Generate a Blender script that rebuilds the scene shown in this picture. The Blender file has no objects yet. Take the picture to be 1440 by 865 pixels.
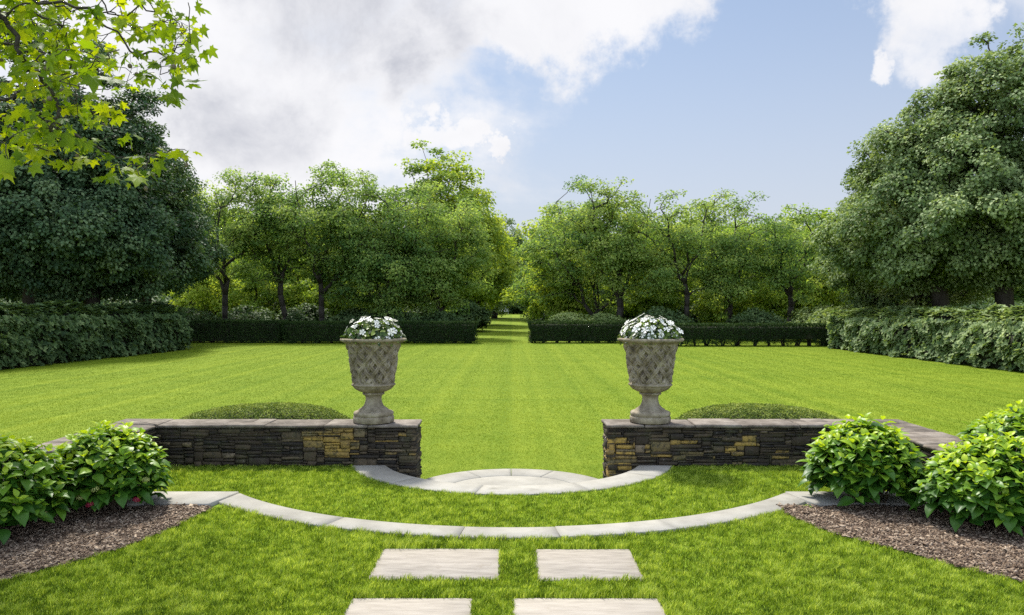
import bpy, math, random
import numpy as np
from math import sin, cos, pi, radians, sqrt
from mathutils import Vector, noise as mnoise

# ------------------------------------------------------------------ camera, world, sun
SC = bpy.context.scene
COL = SC.collection
EYE = 1.65
F = 1120.0                                  # focal length in photo pixels
cam_d = bpy.data.cameras.new('camera')
cam = bpy.data.objects.new('camera', cam_d); COL.objects.link(cam)
cam.location = (0, 0, EYE); cam.rotation_euler = (radians(90), 0, 0)
cam_d.sensor_width = 36; cam_d.lens = 28.0; cam_d.shift_y = -2.5/1440
cam_d.clip_start = 0.05; cam_d.clip_end = 3000
SC.camera = cam

SUN_EL, SUN_AZ = radians(55), radians(-24)   # azimuth from +Y, negative = to the left
sd = bpy.data.lights.new('sun', 'SUN'); sd.energy = 4.0; sd.angle = radians(8); sd.color = (1.0, 0.955, 0.87)
sun = bpy.data.objects.new('sun', sd); COL.objects.link(sun)
sv = Vector((sin(SUN_AZ)*cos(SUN_EL), cos(SUN_AZ)*cos(SUN_EL), sin(SUN_EL)))
sun.rotation_euler = sv.to_track_quat('Z', 'Y').to_euler(); sun.location = (0, 30, 40)

SC.view_settings.view_transform = 'Standard'; SC.view_settings.look = 'None'
SC.view_settings.gamma = 1.0; SC.view_settings.exposure = 0.95
SC.cycles.use_denoising = False
SC.cycles.max_bounces = 12; SC.cycles.diffuse_bounces = 7; SC.cycles.glossy_bounces = 2
SC.cycles.transmission_bounces = 8; SC.cycles.transparent_max_bounces = 4
SC.cycles.caustics_reflective = False; SC.cycles.caustics_refractive = False
SC.cycles.sample_clamp_indirect = 3.0

def pdir(px, py):
    return Vector(((px-720)/F, 1.0, (430-py)/F)).normalized()

def build_world():
    w = bpy.data.worlds.new('World'); SC.world = w; w.use_nodes = True
    nt = w.node_tree; N = nt.nodes; L = nt.links; N.clear()
    out = N.new('ShaderNodeOutputWorld'); bg = N.new('ShaderNodeBackground'); bg.inputs['Strength'].default_value = 0.115
    L.new(bg.outputs[0], out.inputs[0])
    sky = N.new('ShaderNodeTexSky'); sky.sky_type = 'NISHITA'; sky.sun_disc = False
    sky.sun_elevation = SUN_EL; sky.sun_rotation = SUN_AZ; sky.air_density = 1.0; sky.dust_density = 0.8; sky.ozone_density = 2.0
    tc = N.new('ShaderNodeTexCoord')
    D = tc.outputs['Generated']
    def math_(op, a, b=None, c=None, clamp=False):
        n = N.new('ShaderNodeMath'); n.operation = op; n.use_clamp = clamp
        for i, v in enumerate((a, b, c)):
            if v is None: continue
            if hasattr(v, 'links'): L.new(v, n.inputs[i])
            else: n.inputs[i].default_value = v
        return n.outputs[0]
    sep = N.new('ShaderNodeSeparateXYZ'); L.new(D, sep.inputs[0])
    den = math_('ADD', math_('MAXIMUM', sep.outputs[2], 0.0), 0.22)
    cx = math_('DIVIDE', sep.outputs[0], den); cy = math_('DIVIDE', sep.outputs[1], den)
    comb = N.new('ShaderNodeCombineXYZ'); L.new(cx, comb.inputs[0]); L.new(cy, comb.inputs[1])
    def fbm(vec, scale, det, rough, off=0.0, dist=0.0):
        n = N.new('ShaderNodeTexNoise'); n.inputs['Scale'].default_value = scale; n.inputs['Detail'].default_value = det
        n.inputs['Roughness'].default_value = rough; n.inputs['Distortion'].default_value = dist
        m = N.new('ShaderNodeMapping'); m.inputs['Location'].default_value = (off, off*0.7, off*0.3)
        L.new(vec, m.inputs[0]); L.new(m.outputs[0], n.inputs['Vector'])
        return n.outputs['Fac']
    n1 = fbm(comb.outputs[0], 1.9, 9, 0.56, 3.1, 0.35)
    n2 = fbm(D, 5.5, 12, 0.62, 1.7, 0.35)
    n3 = fbm(comb.outputs[0], 1.35, 6, 0.5, 11.4, 0.5)
    wn = N.new('ShaderNodeTexNoise'); wn.inputs['Scale'].default_value = 4.5; wn.inputs['Detail'].default_value = 9; wn.inputs['Roughness'].default_value = 0.62; L.new(D, wn.inputs['Vector'])
    wv = N.new('ShaderNodeVectorMath'); wv.operation = 'MULTIPLY_ADD'; L.new(wn.outputs['Color'], wv.inputs[0]); wv.inputs[1].default_value = (0.40, 0.40, 0.22); wv.inputs[2].default_value = (-0.20, -0.20, -0.11)
    wd = N.new('ShaderNodeVectorMath'); wd.operation = 'ADD'; L.new(D, wd.inputs[0]); L.new(wv.outputs[0], wd.inputs[1]); DW = wd.outputs[0]
    blobs = [(400,60,300),(180,160,260),(520,20,180),(660,10,95),(760,15,90),(850,0,95),(950,-50,95),(450,160,140),(310,220,170),
             (560,175,80),(640,198,40),(700,204,30),(760,200,22),(1290,0,90),(1340,50,60),(1225,92,30),(60,-100,480),(720,-6000,700),(600,-300,360),(1500,-380,300)]
    tot = None
    for (px, py, r) in blobs:
        vd = N.new('ShaderNodeVectorMath'); vd.operation = 'DISTANCE'; L.new(DW, vd.inputs[0]); vd.inputs[1].default_value = pdir(px, py)
        m = N.new('ShaderNodeMapRange'); m.interpolation_type = 'SMOOTHERSTEP'
        L.new(vd.outputs['Value'], m.inputs['Value']); rr = r/F*0.95
        m.inputs['From Min'].default_value = rr*0.30; m.inputs['From Max'].default_value = rr*1.55
        m.inputs['To Min'].default_value = 1.0; m.inputs['To Max'].default_value = 0.0
        tot = m.outputs[0] if tot is None else math_('MAXIMUM', tot, m.outputs[0])
    s = math_('ADD', tot, math_('MULTIPLY', math_('SUBTRACT', n1, 0.5), 1.2))
    s = math_('ADD', s, math_('MULTIPLY', math_('SUBTRACT', n2, 0.5), 1.5))
    cov = N.new('ShaderNodeMapRange'); cov.interpolation_type = 'SMOOTHSTEP'; L.new(s, cov.inputs[0])
    cov.inputs['From Min'].default_value = 0.18; cov.inputs['From Max'].default_value = 0.95
    shade = N.new('ShaderNodeMapRange'); shade.interpolation_type = 'SMOOTHSTEP'
    L.new(math_('ADD', math_('MULTIPLY', n3, 0.75), math_('MULTIPLY', n2, 0.25)), shade.inputs[0])
    shade.inputs['From Min'].default_value = 0.42; shade.inputs['From Max'].default_value = 0.62
    # two grey-bellied banks seen in the overcast part
    gr = None
    for (px, py, r) in [(450,50,110),(345,150,75),(620,40,70),(230,80,60),(560,110,50)]:
        vd = N.new('ShaderNodeVectorMath'); vd.operation = 'DISTANCE'; L.new(DW, vd.inputs[0]); vd.inputs[1].default_value = pdir(px, py)
        m = N.new('ShaderNodeMapRange'); m.interpolation_type = 'SMOOTHERSTEP'; L.new(vd.outputs['Value'], m.inputs['Value'])
        m.inputs['From Min'].default_value = 0; m.inputs['From Max'].default_value = r/F*1.6
        m.inputs['To Min'].default_value = 1; m.inputs['To Max'].default_value = 0
        gr = m.outputs[0] if gr is None else math_('MAXIMUM', gr, m.outputs[0])
    gm = math_('MULTIPLY', math_('ADD', math_('MULTIPLY', gr, 0.78), math_('MULTIPLY', shade.outputs[0], 0.18)), math_('ADD', math_('MULTIPLY', n2, 4.2), -1.30), clamp=True)
    ccol = N.new('ShaderNodeMix'); ccol.data_type = 'RGBA'; L.new(gm, ccol.inputs[0])
    ccol.inputs[6].default_value = (4.45, 4.42, 4.5, 1); ccol.inputs[7].default_value = (2.5, 2.56, 2.85, 1)
    # horizon haze
    hz = N.new('ShaderNodeMapRange'); L.new(sep.outputs[2], hz.inputs[0]); hz.interpolation_type = 'SMOOTHSTEP'
    hz.inputs['From Min'].default_value = -0.02; hz.inputs['From Max'].default_value = 0.42
    hz.inputs['To Min'].default_value = 0.9; hz.inputs['To Max'].default_value = 0.35
    hm = N.new('ShaderNodeMix'); hm.data_type = 'RGBA'; L.new(hz.outputs[0], hm.inputs[0]); L.new(sky.outputs[0], hm.inputs[6])
    hm.inputs[7].default_value = (7.4, 5.95, 5.9, 1)
    ti = N.new('ShaderNodeMix'); ti.data_type = 'RGBA'; ti.blend_type = 'MULTIPLY'; ti.inputs[0].default_value = 1; L.new(hm.outputs[2], ti.inputs[6]); ti.inputs[7].default_value = (0.42, 0.53, 0.59, 1)
    mx = N.new('ShaderNodeMix'); mx.data_type = 'RGBA'; L.new(math_('MULTIPLY', cov.outputs[0], 0.96), mx.inputs[0])
    L.new(ti.outputs[2], mx.inputs[6]); L.new(ccol.outputs[2], mx.inputs[7])
    # added fill: unseen sky overhead and behind the camera brightened to light tree fronts
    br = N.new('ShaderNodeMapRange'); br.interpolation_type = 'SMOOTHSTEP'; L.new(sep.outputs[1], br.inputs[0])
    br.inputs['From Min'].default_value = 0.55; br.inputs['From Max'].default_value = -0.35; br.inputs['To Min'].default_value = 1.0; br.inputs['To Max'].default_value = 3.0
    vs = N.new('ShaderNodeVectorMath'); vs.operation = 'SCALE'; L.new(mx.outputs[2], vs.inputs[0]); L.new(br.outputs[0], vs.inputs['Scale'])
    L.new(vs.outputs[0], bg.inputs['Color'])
build_world()

# ------------------------------------------------------------------ helpers
def tag(o, label=None, cat=None, group=None, kind=None):
    if label: o['label'] = label
    if cat: o['category'] = cat
    if group: o['group'] = group
    if kind: o['kind'] = kind
    return o

def empty(name, loc, label, cat, group=None):
    o = bpy.data.objects.new(name, None); COL.objects.link(o); o.location = loc
    o.empty_display_size = 0.1
    return tag(o, label, cat, group)

def np_mesh(name, V, loops, starts, mat, attr=None, smooth=False):
    V = np.asarray(V, np.float32).reshape(-1, 3); loops = np.asarray(loops, np.int32).ravel(); starts = np.asarray(starts, np.int32).ravel()
    me = bpy.data.meshes.new(name)
    me.vertices.add(len(V)); me.vertices.foreach_set('co', V.ravel())
    me.loops.add(len(loops)); me.loops.foreach_set('vertex_index', loops)
    me.polygons.add(len(starts)); me.polygons.foreach_set('loop_start', starts)
    if smooth: me.polygons.foreach_set('use_smooth', np.ones(len(starts), bool))
    if attr is not None:
        a = me.attributes.new('v', 'FLOAT', 'POINT'); a.data.foreach_set('value', np.asarray(attr, np.float32).ravel())
    me.update(calc_edges=True)
    me.materials.append(mat)
    return me

def link(name, me, parent=None, loc=None):
    o = bpy.data.objects.new(name, me); COL.objects.link(o)
    if parent is not None: o.parent = parent
    if loc is not None: o.location = loc
    return o

class MB:
    """collects polygons, links them as one mesh object"""
    def __init__(s): s.V = []; s.Lp = []; s.S = []; s.A = []; s.n = 0; s.nl = 0
    def add(s, V, faces, a=0.5):
        V = np.asarray(V, float).reshape(-1, 3)
        s.V.append(V); s.A.append(np.broadcast_to(np.asarray(a, float), (len(V),)))
        for f in faces:
            s.S.append(s.nl); s.Lp.extend([i+s.n for i in f]); s.nl += len(f)
        s.n += len(V)
    def add_np(s, V, F, a):          # F (m,k) all same size
        V = np.asarray(V, float).reshape(-1, 3); F = np.asarray(F)
        s.V.append(V); s.A.append(np.broadcast_to(np.asarray(a, float), (len(V),)))
        s.S.extend((s.nl+np.arange(len(F))*F.shape[1]).tolist()); s.Lp.extend((F+s.n).ravel().tolist())
        s.nl += F.size; s.n += len(V)
    def mesh(s, name, mat, smooth=False):
        return np_mesh(name, np.concatenate(s.V), s.Lp, s.S, mat, np.concatenate(s.A), smooth)
    def build(s, name, mat, parent=None, smooth=False, loc=None):
        return link(name, s.mesh(name, mat, smooth), parent, loc)

def tube(mb, P, R, n=6, a=0.5):
    P = np.asarray(P, float); R = np.asarray(R, float)
    T = np.gradient(P, axis=0); T /= np.linalg.norm(T, axis=1, keepdims=True)+1e-9
    up = np.array([0.13, 0.21, 0.97]) if abs(T[0][2]) < 0.8 else np.array([0.97, 0.2, 0.1])
    V = []
    for p, t, r in zip(P, T, R):
        u = np.cross(t, up); u /= np.linalg.norm(u)+1e-9; w = np.cross(t, u)
        for k in range(n):
            an = 2*pi*k/n; V.append(p+(u*cos(an)+w*sin(an))*r)
    F_ = []
    for i in range(len(P)-1):
        for k in range(n):
            k2 = (k+1) % n
            F_.append((i*n+k, i*n+k2, (i+1)*n+k2, (i+1)*n+k))
    F_.append(tuple(range(n))[::-1]); F_.append(tuple((len(P)-1)*n+k for k in range(n)))
    mb.add(V, F_, a)

def stamp(TV, TF, pos, Rm, sc, attr):
    """template instanced n times -> V, loops, starts, A.  TF list of equal or mixed faces"""
    n = len(pos); k = len(TV)
    V = np.einsum('nij,kj->nki', Rm, TV)*np.asarray(sc).reshape(n, 1, -1) + pos[:, None, :]
    flat = np.concatenate([np.array(f) for f in TF]); st = np.cumsum([0]+[len(f) for f in TF])[:-1]
    loops = (flat[None, :] + (np.arange(n)*k)[:, None]).ravel()
    starts = (st[None, :] + (np.arange(n)*len(flat))[:, None]).ravel()
    return V.reshape(-1, 3), loops, starts, np.repeat(attr, k)

def frames(nrm, rng, fwd=None):
    """rotation matrices whose local z is nrm and whose local y is fwd (or random) made orthogonal"""
    z = nrm/(np.linalg.norm(nrm, axis=1, keepdims=True)+1e-9)
    r = rng.normal(size=z.shape) if fwd is None else fwd + rng.normal(size=z.shape)*0.05
    y = r - (r*z).sum(1, keepdims=True)*z; y /= np.linalg.norm(y, axis=1, keepdims=True)+1e-9
    x = np.cross(y, z)
    return np.stack([x, y, z], axis=2)

def join_arrays(parts):
    V = []; Lp = []; S = []; A = []; nv = nl = 0
    for (v, l, s, a) in parts:
        V.append(v); Lp.append(l+nv); S.append(s+nl); A.append(a); nv += len(v); nl += len(l)
    return np.concatenate(V), np.concatenate(Lp), np.concatenate(S), np.concatenate(A)

# ------------------------------------------------------------------ materials
def new_mat(name):
    m = bpy.data.materials.new(name); m.use_nodes = True; nt = m.node_tree
    for n in list(nt.nodes): nt.nodes.remove(n)
    out = nt.nodes.new('ShaderNodeOutputMaterial'); return m, nt, nt.nodes, nt.links, out

def ramp(N, L, src, stops):
    r = N.new('ShaderNodeValToRGB'); L.new(src, r.inputs[0]); e = r.color_ramp.elements
    while len(e) < len(stops): e.new(0.5)
    for el, (p, c) in zip(e, stops): el.position = p; el.color = (*c, 1)
    return r.outputs[0]

def leaf_mat(name, stops, trans=0.4, tcol=(1.2, 1.25, 0.5), rough=0.5, spec=0.35, noise_scale=0.6, nmix=0.35, vary=0.0):
    """leaf: colour by the per-leaf value v and slow noise over the plant; part of the light passes through"""
    m, nt, N, L, out = new_mat(name)
    at = N.new('ShaderNodeAttribute'); at.attribute_name = 'v'
    tc = N.new('ShaderNodeTexCoord'); nz = N.new('ShaderNodeTexNoise'); nz.inputs['Scale'].default_value = noise_scale; nz.inputs['Detail'].default_value = 3
    L.new(tc.outputs['Object'], nz.inputs['Vector'])
    mm = N.new('ShaderNodeMath'); mm.operation = 'MULTIPLY_ADD'; L.new(nz.outputs['Fac'], mm.inputs[0]); mm.inputs[1].default_value = nmix*2; mm.inputs[2].default_value = -nmix
    ad = N.new('ShaderNodeMath'); ad.operation = 'ADD'; ad.use_clamp = True; L.new(at.outputs['Fac'], ad.inputs[0]); L.new(mm.outputs[0], ad.inputs[1])
    src = ad.outputs[0]
    if vary:                                    # trees of one kind differ a little in tone
        oi = N.new('ShaderNodeObjectInfo'); m1 = N.new('ShaderNodeMath'); m1.operation = 'MULTIPLY_ADD'; L.new(oi.outputs['Random'], m1.inputs[0]); m1.inputs[1].default_value = vary*1.4; m1.inputs[2].default_value = -vary*0.5
        m2 = N.new('ShaderNodeMath'); m2.operation = 'ADD'; m2.use_clamp = True; L.new(src, m2.inputs[0]); L.new(m1.outputs[0], m2.inputs[1]); src = m2.outputs[0]
    c = ramp(N, L, src, stops)
    p = N.new('ShaderNodeBsdfPrincipled'); L.new(c, p.inputs['Base Color']); p.inputs['Roughness'].default_value = rough
    p.inputs['Specular IOR Level'].default_value = spec
    t = N.new('ShaderNodeBsdfTranslucent')
    mc = N.new('ShaderNodeMix'); mc.data_type = 'RGBA'; mc.blend_type = 'MULTIPLY'; mc.inputs[0].default_value = 1
    L.new(c, mc.inputs[6]); mc.inputs[7].default_value = (*tcol, 1); L.new(mc.outputs[2], t.inputs['Color'])
    mx = N.new('ShaderNodeMixShader'); mx.inputs[0].default_value = trans; L.new(p.outputs[0], mx.inputs[1]); L.new(t.outputs[0], mx.inputs[2])
    L.new(mx.outputs[0], out.inputs[0]); return m

def rough_mat(name, stops, scale=4, detail=8, rough=0.85, bump=0.3, bscale=30, attr=0.0, spots=None, spec=0.25, stretch=(1,1,1), bdist=0.01):
    m, nt, N, L, out = new_mat(name)
    tc = N.new('ShaderNodeTexCoord'); mp = N.new('ShaderNodeMapping'); mp.inputs['Scale'].default_value = stretch
    L.new(tc.outputs['Object'], mp.inputs[0])
    nz = N.new('ShaderNodeTexNoise'); nz.inputs['Scale'].default_value = scale; nz.inputs['Detail'].default_value = detail; nz.inputs['Roughness'].default_value = 0.65
    L.new(mp.outputs[0], nz.inputs['Vector'])
    src = nz.outputs['Fac']
    if attr:
        at = N.new('ShaderNodeAttribute'); at.attribute_name = 'v'
        a = N.new('ShaderNodeMath'); a.operation = 'MULTIPLY_ADD'; L.new(at.outputs['Fac'], a.inputs[0]); a.inputs[1].default_value = attr; a.inputs[2].default_value = -attr/2
        b = N.new('ShaderNodeMath'); b.operation = 'ADD'; b.use_clamp = True; L.new(a.outputs[0], b.inputs[0]); L.new(src, b.inputs[1]); src = b.outputs[0]
    c = ramp(N, L, src, stops)
    if spots:
        for (sscale, lo, hi, colr) in spots:
            n2 = N.new('ShaderNodeTexNoise'); n2.inputs['Scale'].default_value = sscale; n2.inputs['Detail'].default_value = 6; n2.inputs['Roughness'].default_value = 0.7
            L.new(tc.outputs['Object'], n2.inputs['Vector'])
            mr = N.new('ShaderNodeMapRange'); L.new(n2.outputs['Fac'], mr.inputs[0]); mr.inputs['From Min'].default_value = lo; mr.inputs['From Max'].default_value = hi
            mx = N.new('ShaderNodeMix'); mx.data_type = 'RGBA'; L.new(mr.outputs[0], mx.inputs[0]); L.new(c, mx.inputs[6]); mx.inputs[7].default_value = (*colr, 1); c = mx.outputs[2]
    p = N.new('ShaderNodeBsdfPrincipled'); L.new(c, p.inputs['Base Color']); p.inputs['Roughness'].default_value = rough; p.inputs['Specular IOR Level'].default_value = spec
    bn = N.new('ShaderNodeTexNoise'); bn.inputs['Scale'].default_value = bscale; bn.inputs['Detail'].default_value = 6; L.new(mp.outputs[0], bn.inputs['Vector'])
    bp = N.new('ShaderNodeBump'); bp.inputs['Strength'].default_value = bump; bp.inputs['Distance'].default_value = bdist; L.new(bn.outputs['Fac'], bp.inputs['Height']); L.new(bp.outputs[0], p.inputs['Normal'])
    L.new(p.outputs[0], out.inputs[0]); return m

M = {}
M['bark'] = rough_mat('bark', [(0.3, (0.02, 0.016, 0.012)), (0.7, (0.065, 0.055, 0.044))], scale=5, stretch=(1, 1, 0.2), bump=0.7, bscale=14, bdist=0.04)
M['twig'] = rough_mat('twig', [(0.3, (0.07, 0.055, 0.035)), (0.7, (0.17, 0.14, 0.10))], scale=20)
M['mid_leaf'] = leaf_mat('mid_leaf', [(0.0, (0.075, 0.15, 0.045)), (0.5, (0.19, 0.285, 0.07)), (1.0, (0.36, 0.43, 0.11))], trans=0.52, tcol=(1.25, 1.25, 0.7), noise_scale=0.25, rough=0.65, spec=0.1, vary=0.3)
M['yellow_leaf'] = leaf_mat('yellow_leaf', [(0.0, (0.10, 0.18, 0.035)), (0.5, (0.21, 0.31, 0.055)), (1.0, (0.38, 0.45, 0.07))], trans=0.52, tcol=(1.25, 1.2, 0.5), noise_scale=0.25, rough=0.65, spec=0.1, vary=0.3)
M['linden_leaf'] = leaf_mat('linden_leaf', [(0.0, (0.065, 0.115, 0.038)), (0.5, (0.17, 0.24, 0.085)), (1.0, (0.36, 0.43, 0.19))], trans=0.33, tcol=(1.2, 1.2, 0.6), rough=0.6, spec=0.2, noise_scale=0.3)
M['dark_leaf'] = leaf_mat('dark_leaf', [(0.0, (0.025, 0.055, 0.026)), (0.5, (0.06, 0.11, 0.046)), (1.0, (0.16, 0.22, 0.10))], trans=0.25, tcol=(1.2, 1.3, 0.6), rough=0.6, spec=0.2, noise_scale=0.3)
M['shrub_leaf'] = leaf_mat('shrub_leaf', [(0.0, (0.03, 0.06, 0.022)), (0.5, (0.075, 0.125, 0.042)), (1.0, (0.17, 0.23, 0.085))], trans=0.28, rough=0.6, spec=0.15, noise_scale=0.5)
M['pale_shrub_leaf'] = leaf_mat('pale_shrub_leaf', [(0.0, (0.09, 0.14, 0.04)), (0.5, (0.18, 0.24, 0.075)), (1.0, (0.31, 0.37, 0.14))], trans=0.3, rough=0.6, spec=0.12, noise_scale=0.5)
M['yew_leaf'] = leaf_mat('yew_leaf', [(0.0, (0.010, 0.024, 0.007)), (0.5, (0.022, 0.045, 0.011)), (1.0, (0.06, 0.10, 0.02))], trans=0.12, noise_scale=0.8, spec=0.1, rough=0.7)
M['mound_leaf'] = leaf_mat('mound_leaf', [(0.0, (0.03, 0.06, 0.012)), (0.5, (0.12, 0.17, 0.03)), (1.0, (0.32, 0.36, 0.08))], trans=0.2, noise_scale=1.5, spec=0.1, rough=0.7)
M['twig_core'] = rough_mat('twig_core', [(0.3, (0.01, 0.014, 0.006)), (0.7, (0.03, 0.035, 0.015))], scale=6, bump=0.8, bscale=9, bdist=0.1)
M['hyd_leaf'] = leaf_mat('hyd_leaf', [(0.0, (0.02, 0.075, 0.010)), (0.4, (0.06, 0.155, 0.014)), (0.75, (0.18, 0.32, 0.02)), (1.0, (0.42, 0.53, 0.035))], trans=0.36, tcol=(1.3, 1.25, 0.35), rough=0.42, spec=0.3, noise_scale=2.0, nmix=0.1)
M['plane_leaf'] = leaf_mat('plane_leaf', [(0.0, (0.08, 0.15, 0.012)), (0.5, (0.20, 0.29, 0.016)), (1.0, (0.42, 0.46, 0.02))], trans=0.6, tcol=(1.3, 1.25, 0.3), rough=0.5, spec=0.25, noise_scale=1.2, nmix=0.15)
M['grass'] = leaf_mat('grass', [(0.0, (0.05, 0.095, 0.008)), (0.5, (0.21, 0.305, 0.022)), (1.0, (0.50, 0.58, 0.12))], trans=0.40, tcol=(1.2, 1.15, 0.5), rough=0.6, spec=0.12, noise_scale=0.9, nmix=0.08)
M['lawn_grass'] = leaf_mat('lawn_grass', [(0.0, (0.068, 0.118, 0.004)), (0.5, (0.130, 0.195, 0.006)), (1.0, (0.25, 0.295, 0.03))], trans=0.36, tcol=(1.22, 1.15, 0.4), rough=0.7, spec=0.04, noise_scale=0.25, nmix=0.18)
M['petal'] = leaf_mat('petal', [(0.0, (0.72, 0.71, 0.66)), (1.0, (0.82, 0.81, 0.76))], trans=0.25, tcol=(1, 1, 1), rough=0.6, spec=0.2)
M['annual_leaf'] = leaf_mat('annual_leaf', [(0.0, (0.015, 0.035, 0.012)), (0.5, (0.05, 0.095, 0.02)), (1.0, (0.20, 0.27, 0.04))], trans=0.3, rough=0.4, noise_scale=6, nmix=0.1)
M['soil'] = rough_mat('soil', [(0.3, (0.02, 0.014, 0.009)), (0.7, (0.06, 0.045, 0.03))], scale=25, bump=0.8, bscale=60)
M['mulch'] = rough_mat('mulch', [(0.3, (0.05, 0.034, 0.024)), (0.7, (0.14, 0.10, 0.075))], scale=30, bump=0.9, bscale=70)
M['chip'] = rough_mat('chip', [(0.1, (0.045, 0.027, 0.016)), (0.5, (0.145, 0.097, 0.062)), (0.95, (0.36, 0.28, 0.20))], scale=18, attr=0.85, bump=0.4, bscale=120)
M['urn'] = rough_mat('urn', [(0.28, (0.085, 0.068, 0.045)), (0.5, (0.215, 0.18, 0.125)), (0.72, (0.35, 0.305, 0.225))], scale=9, detail=10, rough=0.9, bump=0.5, bscale=55, bdist=0.006,
                     spots=[(3.0, 0.56, 0.72, (0.15, 0.125, 0.085)), (40, 0.64, 0.74, (0.09, 0.075, 0.055)), (14, 0.63, 0.74, (0.42, 0.41, 0.36))], spec=0.15)
M['paving'] = rough_mat('paving', [(0.3, (0.20, 0.19, 0.165)), (0.5, (0.255, 0.244, 0.212)), (0.7, (0.305, 0.292, 0.257))], scale=3, rough=0.8, bump=0.25, bscale=40, attr=0.2,
                        spots=[(2.2, 0.60, 0.74, (0.18, 0.17, 0.14)), (40, 0.64, 0.72, (0.17, 0.17, 0.16))], bdist=0.004)
M['paver'] = rough_mat('paver', [(0.3, (0.19, 0.168, 0.142)), (0.5, (0.265, 0.238, 0.203)), (0.7, (0.33, 0.30, 0.26))], scale=3.5, rough=0.85, bump=0.5, bscale=12, stretch=(1, 5, 1), attr=0.15,
                       spots=[(5, 0.60, 0.72, (0.20, 0.17, 0.135)), (45, 0.66, 0.74, (0.14, 0.12, 0.10))], bdist=0.008)
M['cap'] = rough_mat('cap', [(0.3, (0.055, 0.044, 0.032)), (0.5, (0.125, 0.104, 0.084)), (0.7, (0.22, 0.19, 0.158))], scale=6, rough=0.85, bump=0.6, bscale=22, attr=0.25,
                     spots=[(8, 0.60, 0.70, (0.12, 0.10, 0.085)), (30, 0.64, 0.72, (0.45, 0.44, 0.40))], bdist=0.01)
M['white_paint'] = rough_mat('white_paint', [(0.3, (0.62, 0.63, 0.62)), (0.7, (0.78, 0.78, 0.77))], scale=8, rough=0.5, bump=0.1)

def stone_mat():
    m, nt, N, L, out = new_mat('wall_stone')
    at = N.new('ShaderNodeAttribute'); at.attribute_name = 'v'
    c = ramp(N, L, at.outputs['Fac'], [(0.0, (0.018, 0.015, 0.012)), (0.3, (0.044, 0.032, 0.019)), (0.5, (0.098, 0.073, 0.041)), (0.66, (0.18, 0.138, 0.088)), (0.74, (0.13, 0.10, 0.045)), (0.9, (0.27, 0.175, 0.045)), (1.0, (0.42, 0.28, 0.06))])
    tc = N.new('ShaderNodeTexCoord')
    for (s, lo, hi, colr, k) in [(6, 0.50, 0.68, (0.07, 0.072, 0.03), 0.7), (24, 0.48, 0.62, (0.035, 0.028, 0.018), 0.75), (38, 0.60, 0.70, (0.24, 0.22, 0.18), 0.5), (16, 0.55, 0.7, (0.02, 0.02, 0.017), 0.7)]:
        n2 = N.new('ShaderNodeTexNoise'); n2.inputs['Scale'].default_value = s; n2.inputs['Detail'].default_value = 7; n2.inputs['Roughness'].default_value = 0.7
        L.new(tc.outputs['Object'], n2.inputs['Vector'])
        mr = N.new('ShaderNodeMapRange'); L.new(n2.outputs['Fac'], mr.inputs[0]); mr.inputs['From Min'].default_value = lo; mr.inputs['From Max'].default_value = hi; mr.inputs['To Max'].default_value = k
        mx = N.new('ShaderNodeMix'); mx.data_type = 'RGBA'; L.new(mr.outputs[0], mx.inputs[0]); L.new(c, mx.inputs[6]); mx.inputs[7].default_value = (*colr, 1); c = mx.outputs[2]
    p = N.new('ShaderNodeBsdfPrincipled'); L.new(c, p.inputs['Base Color']); p.inputs['Roughness'].default_value = 0.85; p.inputs['Specular IOR Level'].default_value = 0.3
    bn = N.new('ShaderNodeTexNoise'); bn.inputs['Scale'].default_value = 35; bn.inputs['Detail'].default_value = 8; L.new(tc.outputs['Object'], bn.inputs['Vector'])
    bp = N.new('ShaderNodeBump'); bp.inputs['Strength'].default_value = 0.8; bp.inputs['Distance'].default_value = 0.012; L.new(bn.outputs['Fac'], bp.inputs['Height']); L.new(bp.outputs[0], p.inputs['Normal'])
    L.new(p.outputs[0], out.inputs[0]); return m
M['stone'] = stone_mat()

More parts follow.
